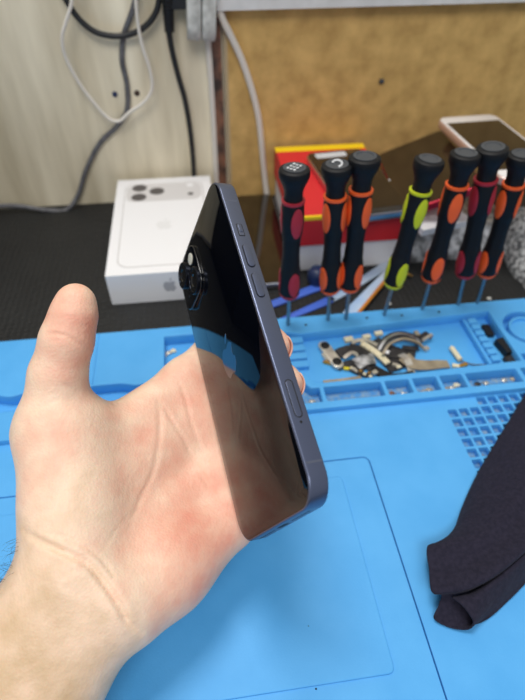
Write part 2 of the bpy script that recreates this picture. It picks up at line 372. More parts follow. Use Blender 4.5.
# back strip with trays
tray = [(0.0578, 0.2383, 0.0040)[:2], (0.0706, 0.2161, 0.0040)[:2], (0.1031, 0.2237, 0.0040)[:2], (0.2232, 0.2241, 0.0040)[:2], (0.2230, 0.2780, 0.0040)[:2], (0.0682, 0.2703, 0.0040)[:2], (.052, .2755), (.052, .2430)]
tray[0] = (.0560, .2405); tray[1] = (.0705, .2205); tray[2] = (.1400, .2215); tray[3] = (tray[3][0], .2235)
holes = [tray]
tri = [(.0505, .2375), (.0660, .2165), (.0715, .2165), (.0715, .2043), (.0505, .2043)]
holes.append(tri)
py0, py1 = .2043, .2165
for x0, x1 in ((.0745, .1150), (.1178, .1350), (.1378, .1550), (.1578, .1740), (.1768, .2150), (.2185, .255)):
    holes.append(rc(x0, py0, x1, py1, .001))
circ = [(.2455 + .0185 * math.cos(2 * PI * i / 48), .2560 + .0185 * math.sin(2 * PI * i / 48)) for i in range(48)]
holes.append(circ)
holes.append(rc(.226, .2225, .236, .2300)); holes.append(rc(.270, .2225, .325, .279))
# left lids: trough with a wavy rear edge, and an open compartment
wav = []
for i in range(0, 61):
    x = -.22 + i * .003; ph = (x + .22) / .042 % 1.0
    wav.append((x, .2372 - .0030 * (.5 + .5 * math.cos(2 * PI * ph)) ** 3))
holes.append([(-.22, .2215), (-.0397, .2215)] + wav[::-1])
holes.append(rc(-.0340, .2215, .0445, .2800))
add_slab(rc(-.28, .1985, .34, .2897, .004), holes, -.0049, R4, .0006)
# seam between the left lids: thin raised lip pair
add_slab(rc(-.0838, .2385, -.0826, .2885, .0004), [], R4 - .001, R4 + .0007, .0002)
# ring inside the round recess
ring = lambda r: [(.2455 + r * math.cos(2 * PI * i / 48), .2560 + r * math.sin(2 * PI * i / 48)) for i in range(48)]
add_slab(ring(.0140), [ring(.0115)], -.0049, .0030, .0006)
add_slab(ring(.0116), [], -.0049, .0005, .0003)
# ramps at the left end of the tray
for i, y in enumerate((.2415, .2490, .2565, .2640)):
    add_slab(rc(.0540, y, .0700, y + .0062, .0006), [], -.0049, -.0010 + .0009 * i, .0005)
# ladder of small blocks at the right end of the tray
add_slab(rc(.2010, .2262, .2035, .2745, .0004), [], -.0049, .0005, .0003)
for i in range(7):
    y = .2270 + i * .0068
    add_slab(rc(.2036, y, .2104, y + .0052, .0008), [], -.0049, .0026, .0006)
me = bpy.data.meshes.new('repair_mat')
# screwdriver sockets (small dark dimples are modelled as rings on the rim)
bmesh.ops.recalc_face_normals(mbm, faces=mbm.faces)
mbm.to_mesh(me); mbm.free()
matobj = link_me('repair_mat', me, M['mat_blue'], None, True, 25)
tag(matobj, 'large blue silicone repair mat with moulded trays, lying on the black desk', 'mat')
bm = bmesh.new()
for x0, y0, x1, y1 in ((.1535, .1395, .2480, .1982), (.0745, .2045, .2150, .2163), (.0508, .2045, .0713, .2200)): box(bm, (x0, y0, -.0049), (x1, y1, -.0045))
link('dusty_pocket_floor', bm, M['dusty_floor'], matobj)['label'] = 'pale dusty floor of the pockets'
for px in ((0.0746, 0.2796, 0.0040), (0.1239, 0.2817, 0.0040), (0.1522, 0.2812, 0.0040), (0.1832, 0.2817, 0.0040), (0.0463, 0.2785, 0.0040)):
    bm = bmesh.new(); lathe(bm, [(.0011, 0), (.0011, .00015), (.0006, .0002)], 12, Matrix.Translation((px[0], px[1], R4)))
    link('bit_hole', bm, M['black'], matobj, True)

# ---------------------------------------------------------------- white product box
t = empty('phone_box', (-.0318, .4135, DZ), (0, 0, 0)); tag(t, 'white phone retail box with a printed phone back on its lid, by the wall', 'box')
BW, BL, BH = .0925, .1590, .0293
bm = bmesh.new(); box(bm, (-BW / 2 + .0002, -BL / 2 + .0002, 0), (BW / 2 - .0002, BL / 2 - .0002, BH * .12)); bevel(bm, .0005)
link('box_base', bm, M['white_card'], t)
bm = bmesh.new(); box(bm, (-BW / 2, -BL / 2, BH * .125), (BW / 2, BL / 2, BH)); bevel(bm, .0006)
lid = link('box_lid', bm, M['white_card'], t)
pw, pl = .0760, .1400
bm = bmesh.new(); prism(bm, rrect(pw, pl, .0105, 8), BH - .0001, BH + .00015); link('printed_outline', bm, M['grey_line'], lid)
bm = bmesh.new(); prism(bm, rrect(pw - .0014, pl - .0014, .0100, 8), BH, BH + .00025); link('printed_phone', bm, M['white_card'], lid)
bm = bmesh.new(); prism(bm, rrect(pw - .004, .0340, .0095, 8, 0, pl / 2 - .0195), BH, BH + .0003); link('printed_plateau', bm, M['grey_print'], lid)
for x, y in ((-.0240, .0605), (-.0240, .0425), (-.0070, .0525)):
    bm = bmesh.new(); prism(bm, [(x + .0072 * math.cos(a * PI / 12), y + .0068 * math.sin(a * PI / 12)) for a in range(24)], BH, BH + .0004); link('printed_lens', bm, M['lens_print'], lid)
bm = bmesh.new(); prism(bm, [(.0255 + .0035 * math.cos(a * PI / 12), .0615 + .0035 * math.sin(a * PI / 12)) for a in range(24)], BH, BH + .0004); link('printed_flash', bm, M['white_card'], lid)
bm = bmesh.new(); prism(bm, [(.0255 + .0028 * math.cos(a * PI / 12), .0440 + .0028 * math.sin(a * PI / 12)) for a in range(24)], BH, BH + .0004); link('printed_sensor', bm, M['lens_print'], lid)
bm = bmesh.new(); apple(bm, .0140, BH, BH + .0004, None, 0, -.008); link('printed_logo', bm, M['faint_print'], lid)
bm = bmesh.new(); apple(bm, .0105, 0, .0002, Matrix.Translation((.0030, -BL / 2, BH * .56)) @ Matrix.Rotation(PI / 2, 4, 'X')); link('side_logo', bm, M['grey_logo'], lid)

# ---------------------------------------------------------------- generic lying phone
def flat_phone(name, label, w, l, th, r, loc, rotm, frame, bezel, glass, bez=(.003, .012), home=False):
    root = empty(name); root.matrix_world = rotm; tag(root, label, 'phone')
    bm = bmesh.new(); prism(bm, rrect(w, l, r, 8), 0, th - .0004, .0018, None, 0, 4); link('frame', bm, M[frame], root, True)
    bm = bmesh.new(); prism(bm, rrect(w - .002, l - .002, r - .001, 8), th - .0006, th, .0002); f = link('front_glass', bm, M[bezel], root, True)
    bm = bmesh.new(); prism(bm, rrect(w - 2 * bez[0], l - 2 * bez[1], .001 if home else r * .6, 6), th - .0001, th + .0001); link('display', bm, M[glass], root)
    if home:
        bm = bmesh.new(); lathe(bm, [(.0050, th), (.0050, th + .0002), (.0042, th + .00025)], 24, Matrix.Translation((0, -l / 2 + bez[1] / 2, 0))); link('home_button', bm, M['silver'], root, True)
    return root
def place(x, y, z, deg): return Matrix.Translation((x, y, z)) @ Matrix.Rotation(math.radians(deg), 4, 'Z')
flat_phone('black_phone', 'black phone lying flat on the desk right of the held phone, reflecting a white cable', .0740, .1520, .0075, .010, None,
           place(.0440, .4130, DZ, 1.0), 'silver', 'screen', 'screen', (.0015, .0015))
ph = flat_phone('old_phone', 'old phone with dusty brown-black screen and white sticker, lying on the red box', .0575, .1170, .0076, .0080, None,
           place(.1395, .4040, .0502, 6), 'silver', 'screen_br', 'screen_br', (.002, .008))
bm = bmesh.new(); prism(bm, rrect(.0300, .0095, .001, 3, -.006, .0490), .0076, .0079); link('white_sticker', bm, M['label_w'], ph)

# red and yellow box on a white box
bm = bmesh.new(); box(bm, (-.0465, -.066, 0), (.0465, .066, .0288)); bevel(bm, .001)
box(bm, (-.0470, -.0668, .002), (-.018, -.0660, .026))
tag(link('white_box', bm, M['white_card']), 'plain white card box under the red and yellow box', 'box').matrix_world = place(.1300, .4280, DZ, 0)
t = empty('red_box', (.1260, .4245, .0229)); tag(t, 'flat red card box with yellow bands, carrying the old phone', 'box')
bm = bmesh.new(); box(bm, (-.0450, -.0665, 0), (.0450, .0665, .0271)); bevel(bm, .0006); link('card_body', bm, M['box_red'], t)
bm = bmesh.new(); box(bm, (-.0452, .0560, .0262), (.0452, .0667, .0275)); link('yellow_band', bm, M['box_yel'], t)
bm = bmesh.new(); box(bm, (-.0452, -.0668, .0245), (.0452, -.0640, .0275)); link('yellow_band', bm, M['box_yel'], t)

# dark phone with a red frame, propped up on the bag
fm = frame_mat((0.1682, 0.3578, 0.0500), (.0577, -.0063, .025), (.0227, .129, -.010))
flat_phone('red_framed_phone', 'dark phone with a red metal frame, propped between the red box and the white phone', .0670, .1340, .0076, .009, None,
           fm @ Matrix.Translation((.0335, .066, -.0076)), 'redframe', 'screen_br', 'screen_br', (.0012, .0012))
flat_phone('white_phone', 'white and rose-gold phone with a black screen, leaning at the hardboard', .0600, .1250, .0074, .009, None,
           place(.2660, .4080, .0745, 3), 'rose', 'white_gl', 'screen_br', (.0035, .0150), True)

bm = bmesh.new(); box(bm, (-.54, .345, DZ), (-.232, .4985, .165)); bevel(bm, .008, 3)  # unseen block, added to darken the reflection in the held phone's back
t = empty('added_dark_block', (-.386, .422, DZ)); tag(t, 'added black case-shaped block, out of view at the left of the desk, mirrored darkly in the held phone', 'case')
for v in bm.verts: v.co -= t.location
link('block_body', bm, M['black_rub'], t, True)
bm = bmesh.new(); tube(bm, [Vector((-.06, 0, .168)), Vector((-.055, 0, .190)), Vector((.055, 0, .190)), Vector((.06, 0, .168))], .006, 10, 6); link('handle', bm, M['black_soft'], t, True)
# crumpled bags
def crumple(name, m, x0, y0, x1, y1, h, seed, label, cat, fn=None, amp=.006, nx=60, ny=60):
    bm = bmesh.new(); V = {}
    for s in (0, 1):
        for i in range(nx + 1):
            for j in range(ny + 1):
                u, v = i / nx, j / ny; x = x0 + (x1 - x0) * u; y = y0 + (y1 - y0) * v
                e = min(u, 1 - u, v, 1 - v); k = min(1, e / .12) ** .5
                edge = .004 * noise.noise(Vector((x * 60, y * 60, seed + 7)))
                if s: z = .0012 + k * (h + (fn(u, v) if fn else 0) + amp * noise.noise(Vector((x * 45, y * 45, seed))) + amp * .8 * abs(noise.noise(Vector((x * 95, y * 95, seed + 3)))) + amp * .35 * noise.noise(Vector((x * 260, y * 260, seed))))
                else: z = 0
                V[s, i, j] = bm.verts.new((x + edge * (1 - k), y + edge * (1 - k), DZ + max(z, 0 if not s else .0008)))
    for s in (0, 1):
        for i in range(nx):
            for j in range(ny): bm.faces.new((V[s, i, j], V[s, i + 1, j], V[s, i + 1, j + 1], V[s, i, j + 1]))
    rim = [(i, 0) for i in range(nx)] + [(nx, j) for j in range(ny)] + [(i, ny) for i in range(nx, 0, -1)] + [(0, j) for j in range(ny, 0, -1)]
    for a, b in zip(rim, rim[1:] + rim[:1]): bm.faces.new((V[0, a[0], a[1]], V[0, b[0], b[1]], V[1, b[0], b[1]], V[1, a[0], a[1]]))
    return tag(link(name, bm, M[m], None, True, 60), label, cat)
crumple('silver_bag', 'foil', .1790, .3620, .2950, .4900, .024, 2.0, 'crumpled silver speckled bag under the propped phones', 'bag', lambda u, v: .012 * v - .003 * u, .0042)
crumple('grey_wrap', 'grey_stuff', .2760, .3050, .3900, .4000, .020, 9.0, 'speckled grey wrap lying at the right edge of the desk', 'wrap', lambda u, v: .014 * v)
# white slip poking out below the red-framed phone
bm = bmesh.new(); box(bm, (-.024, -.040, 0), (.024, .040, .006)); bevel(bm, .001)
o = tag(link('white_case', bm, M['white_card']), 'white slim case sticking out beneath the red-framed phone', 'case'); o.matrix_world = Matrix.Translation((.1985, .3870, .0370)) @ Matrix.Rotation(math.radians(12), 4, 'Z') @ Matrix.Rotation(math.radians(3), 4, 'X')

# blue pry tools behind the mat
def blade(name, m, P0, P1, w0, w1, th, z, label, cat='pry tool'):
    a = Vector((P0[0], P0[1])); b = Vector((P1[0], P1[1])); d = (b - a); L_ = d.length; ang = math.atan2(d.y, d.x)
    n = 10; up = []; dn = []
    for i in range(n + 1):
        u = i / n; w = (w0 + (w1 - w0) * u) / 2
        if u < .06: w *= .7
        if u > .94: w *= .6
        up.append((u * L_, w)); dn.append((u * L_, -w))
    bm = bmesh.new(); prism(bm, dn + up[::-1], 0, th, th * .3)
    o = tag(link(name, bm, M[m], None, True), label, cat); o.matrix_world = Matrix.Translation((a.x, a.y, z)) @ Matrix.Rotation(ang, 4, 'Z'); return o
blade('pry_tool', 'blue_pl', (0.0449, 0.3137, -0.0060), (0.1311, 0.3498, -0.0060), .0075, .0100, .0016, DZ, 'long blue plastic pry tool nearest the black phone')
blade('pry_tool', 'blue_pl', (0.0468, 0.2915, -0.0060), (0.1074, 0.3191, -0.0060), .0040, .0085, .0016, DZ, 'narrow blue pry tool running toward the mat corner')
blade('pry_tool', 'lblue_pl', (0.1031, 0.3157, -0.0060), (0.1854, 0.3726, -0.0060), .0060, .0105, .0016, DZ, 'pale white-blue pry tool behind the third screwdriver')
blade('pry_tool', 'lblue_pl', (0.1095, 0.2898, -0.0060), (0.1757, 0.3611, -0.0060), .0130, .0040, .0014, DZ + .0017, 'broad light blue pry tool tapering away from the mat')
blade('pry_tool', 'amber', (0.1146, 0.2867, -0.0060), (0.1611, 0.3389, -0.0060), .0026, .0030, .0022, DZ + .0032, 'thin amber stick lying on the light blue pry tool', 'stick')
bm = bmesh.new(); c = Vector((0.0972, 0.3430, 0.0000)); lathe(bm, [(.0078, 0), (.0085, .003), (.0085, .009), (.006, .013), (.003, .014)], 20, Matrix.Translation((c.x, c.y, DZ + .0016)))
tag(link('suction_cup', bm, M['dblue'], None, True), 'small dark blue knob standing on the blue pry tool', 'suction cup')
bm = bmesh.new(); tube(bm, [(0.1651, 0.3407, 0.0000), (0.1747, 0.3395, 0.0000), (0.1830, 0.3395, -0.0040)], (.0026, .0008), 8); tag(link('metal_pin', bm, M['gold'], None, True), 'small brass pin behind the yellow-green screwdriver', 'pin')
for i, p in enumerate(((0.1519, 0.3071, -0.0060), (0.2391, 0.3031, -0.0060))):
    bm = bmesh.new(); bmesh.ops.create_icosphere(bm, subdivisions=2, radius=.0016)
    for v in bm.verts: v.co = Vector((v.co.x * 1.4, v.co.y, v.co.z * .6)) * (1 + .3 * noise.noise(v.co * 900)) + Vector((p[0], p[1], DZ + .0006))
    tag(link('crumb', bm, M['dusty_pl'], None, True), ('tiny pale crumb on the black desk between the screwdriver shafts', 'tiny pale crumb on the black desk behind the mat corner')[i], 'crumb')

# ---------------------------------------------------------------- screwdrivers
HP = [(.0048, .0305), (.0064, .0318), (.0077, .0345), (.0080, .042), (.0077, .0520), (.0066, .0600), (.0061, .0700), (.0064, .0800), (.0075, .0880), (.0080, .0960), (.0076, .1040), (.0072, .1082)]
def hr(z):
    for (r0, z0), (r1, z1) in zip(HP, HP[1:]):
        if z0 <= z <= z1: u = (z - z0) / (z1 - z0); u = u * u * (3 - 2 * u) if abs(r1 - r0) > 0 else u; return r0 + (r1 - r0) * u
    return HP[-1][0]
def patch(bm, th, z0, z1, half, off=.00045):
    nr, na = 6, 22; zc = (z0 + z1) / 2; hz = (z1 - z0) / 2
    def P(rr, a, o):
        z = zc + hz * rr * math.sin(a); r = hr(z) + o; an = th + half * rr * math.cos(a)
        return Vector((r * math.cos(an), r * math.sin(an), z))
    c = bm.verts.new(P(0, 0, off)); prev = None
    for k in range(1, nr + 2):
        rr = min(k, nr) / nr; o = off if k < nr else (off * .6 if k == nr else -.0004)
        ring = [bm.verts.new(P(rr, 2 * PI * i / na, o)) for i in range(na)]
        for i in range(na):
            if prev is None: bm.faces.new((c, ring[i], ring[(i + 1) % na]))
            else: bm.faces.new((prev[i], ring[i], ring[(i + 1) % na], prev[(i + 1) % na]))
        prev = ring
    bm.faces.new(prev[::-1])
def screwdriver(col):
    root = empty('precision_screwdriver')
    bm = bmesh.new(); lathe(bm, [(.0003, -.004), (.0014, -.002), (.0015, .0), (.0015, .031)], 12); link('shaft', bm, M['steel'], root, True)
    bm = bmesh.new(); prof = [(hr(.0305 + i * .0777 / 40), .0305 + i * .0777 / 40) for i in range(41)]
    lathe(bm, prof, 36); link('handle', bm, M['black_soft'], root, True, 50)
    bm = bmesh.new(); lathe(bm, [(.0046, .0296), (.0060, .0299), (.0068, .0312), (.0076, .0330), (.0070, .0333)], 32); link('collar', bm, M[col], root, True)
    bm = bmesh.new(); lathe(bm, [(.0070, .1078), (.0078, .1082), (.0079, .1098), (.0070, .1102)], 32); link('ring', bm, M[col], root, True)
    for k in range(3):
        a = 2 * PI * k / 3
        bm = bmesh.new(); patch(bm, a, .0840, .1065, .58); link('grip_inlay', bm, M[col], root, True, 60)
        bm = bmesh.new(); patch(bm, a, .0345, .0550, .58); link('grip_inlay', bm, M[col], root, True, 60)
    bm = bmesh.new(); lathe(bm, [(.0064, .1098), (.0061, .1130), (.0063, .1165), (.0074, .1200), (.0089, .1232), (.0099, .1258), (.0101, .1285), (.0097, .1303), (.0086, .1311), (.0072, .1312)], 36)
    cap = link('swivel_cap', bm, M['black_soft'], root, True)
    bm = bmesh.new(); lathe(bm, [(.0072, .1308), (.0072, .1317), (.0052, .1318), (.0050, .1314), (.0020, .1313)], 32); link('cap_disc', bm, M['cap_grey'], cap, True)
    return root
def copy_tree(o, parent=None):
    c = o.copy(); COL.objects.link(c); c.parent = parent
    for ch in list(o.children): copy_tree(ch, c)
    return c
protos = {}
spec = [ # tip, top, colour, twist, label, size mark
 ((0.0608, 0.2813, 0.0040), (0.0590, 0.2830, 0.1303), 'red', -60, 'leftmost screwdriver, dark red inlays on a black handle, white-marked cap', 1),
 ((0.0929, 0.2831, 0.0040), (0.0855, 0.2850, 0.1302), 'orange', -50, 'orange and black screwdriver, second from the left, marks on its cap', 1),
 ((0.1072, 0.2826, 0.0040), (0.1024, 0.2855, 0.1341), 'orange', -55, 'orange and black screwdriver just left of the yellow-green one', 0),
 ((0.1384, 0.2835, 0.0040), (0.1451, 0.2870, 0.1296), 'lime', -75, 'yellow-green and black screwdriver leaning right, the only one of its colour', 0),
 ((0.1710, 0.2868, 0.0040), (0.1690, 0.2890, 0.1314), 'orange', -75, 'orange and black screwdriver right beside the yellow-green one', 0),
 ((0.2021, 0.2886, 0.0040), (0.1864, 0.2900, 0.1339), 'red', -70, 'dark red and black screwdriver between two orange ones at right', 0),
 ((0.2184, 0.2885, 0.0040), (0.2087, 0.2900, 0.1283), 'orange', -65, 'rightmost orange and black screwdriver, cut by the photo edge', 0)]
marks = []
for i, (p, q_, col, tw, lab, mk) in enumerate(spec):
    if col not in protos: root = protos[col] = screwdriver(col)
    else: root = copy_tree(protos[col])
    a = Vector(p); b = Vector(q_); d = b - a
    s_ = d.length / .1310
    root.matrix_world = Matrix.Translation(a) @ d.to_track_quat('Z', 'Y').to_matrix().to_4x4() @ Matrix.Rotation(math.radians(tw), 4, 'Z') @ Matrix.Diagonal((s_, s_, s_, 1))
    tag(root, lab, 'screwdriver', 'precision screwdrivers standing along the back of the mat')
    marks.append((root, i, tw)) if mk else None
for root, i, tw in marks:
    if True:
        cap = [c_ for c_ in root.children if c_.name.startswith('swivel')][0]
        bm = bmesh.new()
        if i == 0:
            for dx in (-.0034, 0, .0034):
                for k in range(3): box(bm, (dx - .0010 + .0004 * (k % 2), -.0034 + k * .0024, .13175), (dx + .0009, -.0019 + k * .0024, .1319))
        else:
            for k in range(10):
                a0 = .5 + k * .42; box(bm, (.0046 * math.cos(a0) - .0012, .0030 * math.sin(a0) - .0006, .13175), (.0046 * math.cos(a0) + .0012, .0030 * math.sin(a0) + .0006, .1319))
        for v in bm.verts: v.co = Matrix.Rotation(math.radians(-tw), 4, 'Z') @ v.co
        link('cap_mark', bm, M['label_w'], cap)

# ---------------------------------------------------------------- loose phone parts in the tray
TZ = -.0048
def ribbon(bm, P, w, th=.0004, k=6, bow=0):
    Q = catmull(P, k); L_, R_ = [], []
    vs = []
    for i, q in enumerate(Q):
        t = (Q[min(i + 1, len(Q) - 1)] - Q[max(i - 1, 0)]); s = Vector((t.y, -t.x, 0)).normalized()
        ww = (w[0] + (w[1] - w[0]) * i / (len(Q) - 1)) / 2 if isinstance(w, tuple) else w / 2
        vs.append([bm.verts.new(q + s * ww * e + Vector((0, 0, z))) for e, z in ((-1, 0), (1, 0), (1, th), (-1, th))])
    for a, b in zip(vs, vs[1:]):
        for i in range(4): bm.faces.new((a[i], a[(i + 1) % 4], b[(i + 1) % 4], b[i]))
    bm.faces.new(vs[0][::-1]); bm.faces.new(vs[-1])
def up(p, h): return Vector((p[0], p[1], TZ + h))
def lying(name, m, p, dims, deg, label, cat, h=0.0, bev=.0004, tilt=0):
    bm = bmesh.new(); box(bm, (-dims[0] / 2, -dims[1] / 2, 0), (dims[0] / 2, dims[1] / 2, dims[2])); bevel(bm, bev, 1)
    o = tag(link(name, bm, M[m]), label, cat)
    o.matrix_world = Matrix.Translation((p[0], p[1], TZ + h)) @ Matrix.Rotation(math.radians(deg), 4, 'Z') @ Matrix.Rotation(math.radians(tilt), 4, 'Y'); return o
# twin camera bracket
A = Vector((0.0858, 0.2602, 0.0000)); B = Vector((0.0909, 0.2429, 0.0000))
t = empty('camera_bracket', (A.x, A.y, TZ)); tag(t, 'pale metal twin camera bracket with two black lenses, left end of the tray', 'camera bracket')
d = (B - A); d.z = 0; an = math.atan2(d.y, d.x); t.rotation_euler = (0, 0, an)
L_ = d.length
bm = bmesh.new(); prism(bm, rrect(L_ + .011, .0085, .004, 6, L_ / 2, 0), .001, .0040, .0006); box(bm, (L_ * .3, -.0058, .001), (L_ * .7, -.003, .003)); link('plate', bm, M['nickel'], t, True)
for x in (0, L_):
    bm = bmesh.new(); lathe(bm, [(.0034, .002), (.0034, .0048), (.0026, .0052), (.0024, .0046), (.0010, .0045)], 20, Matrix.Translation((x, 0, 0))); link('lens', bm, M['black'], t, True)
# slim strip in front of it
bm = bmesh.new(); ribbon(bm, [up((0.0776, 0.2270, 0.0000), .0006), up((0.0929, 0.2269, 0.0000), .001), up((0.1057, 0.2282, 0.0000), .0006)], .0032, .0008); tag(link('metal_strip', bm, M['beige']), 'thin tarnished metal strip along the front left of the tray', 'strip')
lying('brass_connector', 'gold', (0.0846, 0.2452, 0.0000), (.0065, .0022, .0016), -30, 'tiny brass connector at the left of the camera bracket', 'connector', .0004)
lying('yellow_connector', 'yellow_t', (0.0969, 0.2371, 0.0000), (.0040, .0020, .0014), -10, 'tiny yellow-taped connector in front of the camera bracket', 'connector', .0014)
# black module
bm = bmesh.new(); ribbon(bm, [up((0.0938, 0.2518, 0.0000), .0015), up((0.1035, 0.2538, 0.0000), .003), up((0.1122, 0.2516, 0.0000), .0022), up((0.1190, 0.2487, 0.0000), .001)], (.0085, .0060), .0022); tag(link('black_module', bm, M['pcb'], None, True, 30), 'black camera module with wide flex beside the twin bracket', 'module')
lying('square_connector', 'cream', (0.1060, 0.2664, 0.0000), (.0068, .0046, .0022), 8, 'cream square connector left of two others at the back of the tray', 'connector', .0012)
lying('square_connector', 'cream', (0.1205, 0.2674, 0.0000), (.0062, .0036, .0020), 8, 'cream square connector, middle of three at the back of the tray', 'connector', .0014)
lying('square_connector', 'cream', (0.1308, 0.2696, 0.0000), (.0062, .0038, .0022), 6, 'cream square connector, rightmost of three at the back of the tray', 'connector', .0016)
bm = bmesh.new(); ribbon(bm, [up((0.1057, 0.2621, 0.0000), .0005), up((0.1121, 0.2570, 0.0000), .0014), up((0.1224, 0.2600, 0.0000), .001), up((0.1316, 0.2644, 0.0000), .0010)], .0048, .0007); tag(link('flex_ribbon', bm, M['pcb']), 'short black flex joining the three cream connectors', 'flex cable')
# long cream connector bar
bm = bmesh.new(); ribbon(bm, [up((0.1142, 0.2589, 0.0000), .0036), up((0.1213, 0.2484, 0.0000), .0042), up((0.1275, 0.2363, 0.0000), .0036)], .0046, .0016)
for s in range(7):
    u = s / 6; p = Vector((0.1142, 0.2589, 0.0000)).lerp(Vector((0.1275, 0.2363, 0.0000)), u); box(bm, (p.x - .0009, p.y - .0009, TZ + .0055), (p.x + .0009, p.y + .0009, TZ + .0064))
tag(link('connector_bar', bm, M['cream']), 'long cream connector bar lying diagonally across the pile', 'connector')
# grey shield
bm = bmesh.new(); ribbon(bm, [up((0.1045, 0.2402, 0.0000), .0018), up((0.1129, 0.2432, 0.0000), .0030), up((0.1198, 0.2434, 0.0000), .0030)], .0105, .0005); tag(link('shield_plate', bm, M['foil']), 'grey metal shield plate in the middle of the pile', 'shield plate')
bm = bmesh.new(); ribbon(bm, [up((0.0970, 0.2462, 0.0000), .0030), up((0.1039, 0.2495, 0.0000), .0045), up((0.1078, 0.2469, 0.0000), .0035)], .0026, .0012); tag(link('speaker_clip', bm, M['nickel']), 'small bent silver clip on the black module', 'clip')
# golden contact row
t = empty('contact_strip', (0, 0, 0)); tag(t, 'dark strip with gold and white contacts along the front of the pile', 'contact strip')
bm = bmesh.new(); ribbon(bm, [up((0.0981, 0.2390, 0.0000), .0008), up((0.1053, 0.2322, 0.0000), .0012), up((0.1135, 0.2272, 0.0000), .0008)], .0042, .0010); link('strip', bm, M['pcb'], t)
for i, (p, m_) in enumerate((((0.1005, 0.2367, 0.0000), 'cream'), ((0.1030, 0.2334, 0.0000), 'nickel'), ((0.1063, 0.2330, 0.0000), 'gold'), ((0.1083, 0.2298, 0.0000), 'cream'), ((0.1118, 0.2304, 0.0000), 'gold'), ((0.1120, 0.2270, 0.0000), 'cream'))):
    bm = bmesh.new(); box(bm, (p[0] - .0010, p[1] - .0009, TZ + .0018), (p[0] + .0010, p[1] + .0009, TZ + .0032)); link('contact', bm, M[m_], t)
# curved black flex with a silver stripe
t = empty('curved_flex', (0, 0, 0)); tag(t, 'curved black flex with a silver stripe arching over the right of the pile', 'flex cable')
C = [up((0.1249, 0.2501, 0.0000), .003), up((0.1330, 0.2587, 0.0000), .0055), up((0.1445, 0.2623, 0.0000), .0062), up((0.1543, 0.2583, 0.0000), .0055), up((0.1581, 0.2534, 0.0000), .0035)]
bm = bmesh.new(); ribbon(bm, C, .0060, .0014); link('flex', bm, M['pcb'], t, True, 30)
bm = bmesh.new(); ribbon(bm, [c + Vector((0, .0002, .0014)) for c in C], .0017, .0004); link('silver_stripe', bm, M['silver'], t)
bm = bmesh.new(); ribbon(bm, [c + Vector((.001, -.0052, .0)) for c in C], .0016, .0016); link('lower_stripe', bm, M['beige'], t)
lying('black_board', 'pcb', (0.1339, 0.2468, 0.0000), (.0200, .0085, .0022), -12, 'dark circuit board with a white square pad under the curved flex', 'circuit board', .0012)
lying('white_pad', 'white_card', (0.1305, 0.2483, 0.0000), (.0036, .0032, .0006), -40, 'small white square pad on the dark circuit board', 'pad', .0036)
lying('black_board', 'pcb', (0.1365, 0.2383, 0.0000), (.0210, .0110, .0018), 16, 'dark board under the beige film at the front of the pile', 'circuit board', .0002)
lying('black_board', 'pcb', (0.1254, 0.2542, 0.0000), (.0180, .0080, .0016), 5, 'dark board under the upper end of the cream bar', 'circuit board', .0002)
lying('black_board', 'pcb', (0.1101, 0.2415, 0.0000), (.0160, .0120, .0012), 25, 'dark board under the grey shield plate', 'circuit board', .0002)
lying('light_sensor', 'pcb', (0.1643, 0.2615, 0.0000), (.0100, .0052, .0030), 28, 'dark sensor head at the right end of the curved flex', 'sensor', .0014)
lying('sensor_clip', 'nickel', (0.1654, 0.2580, 0.0000), (.0110, .0020, .0020), 30, 'bright clip across the dark sensor head', 'clip', .0042)
lying('sensor_clip', 'beige', (0.1597, 0.2643, 0.0000), (.0030, .0050, .0026), 10, 'beige tab behind the dark sensor head', 'clip', .0024)
lying('silver_stub', 'nickel', (0.1623, 0.2497, 0.0000), (.0040, .0034, .0024), 20, 'small silver stub below the sensor head', 'stub', .0006)
lying('white_connector', 'nickel', (0.1333, 0.2356, 0.0000), (.0046, .0024, .0014), -28, 'tiny silver connector on the dark board at the front of the pile', 'connector', .0022)
for i, (P_, w_, h_, m_, lb) in enumerate((
  (((0.0907, 0.2389, 0.0000), (0.1021, 0.2425, 0.0000), (0.1127, 0.2372, 0.0000), (0.1219, 0.2281, 0.0000)), .0050, .0006, 'pcb', 'black flex snaking along the front edge of the pile'),
  (((0.1008, 0.2583, 0.0000), (0.1101, 0.2498, 0.0000), (0.1161, 0.2388, 0.0000), (0.1271, 0.2256, 0.0000)), .0040, .0010, 'black', 'narrow black flex crossing under the cream bar'),
  (((0.1272, 0.2605, 0.0000), (0.1359, 0.2529, 0.0000), (0.1450, 0.2476, 0.0000), (0.1518, 0.2446, 0.0000)), .0060, .0012, 'pcb', 'black flex inside the arch of the curved flex'),
  (((0.1150, 0.2349, 0.0000), (0.1231, 0.2270, 0.0000), (0.1345, 0.2256, 0.0000), (0.1445, 0.2263, 0.0000)), .0055, .0008, 'black', 'black flex at the front right of the pile, against the tray edge'),
  (((0.1072, 0.2619, 0.0000), (0.1169, 0.2629, 0.0000), (0.1248, 0.2576, 0.0000), (0.1292, 0.2516, 0.0000)), .0034, .0026, 'nickel', 'bent silver strip behind the cream bar'),
  (((0.1445, 0.2530, 0.0000), (0.1499, 0.2502, 0.0000), (0.1563, 0.2504, 0.0000)), .0044, .0020, 'pcb', 'short dark flex under the right end of the arch'))):
    bm = bmesh.new(); ribbon(bm, [up(p_, h_ + .0010 * (k_ % 2)) for k_, p_ in enumerate(P_)], w_, .0009); tag(link('flex_cable', bm, M[m_]), lb, 'flex cable')
lying('silver_chip', 'nickel', (0.1158, 0.2299, 0.0000), (.0040, .0030, .0014), 25, 'bright silver chip at the front middle of the pile', 'chip', .0026)
lying('silver_chip', 'silver', (0.1257, 0.2427, 0.0000), (.0030, .0024, .0012), -30, 'small mirror-like chip on the cream bar side', 'chip', .0050)
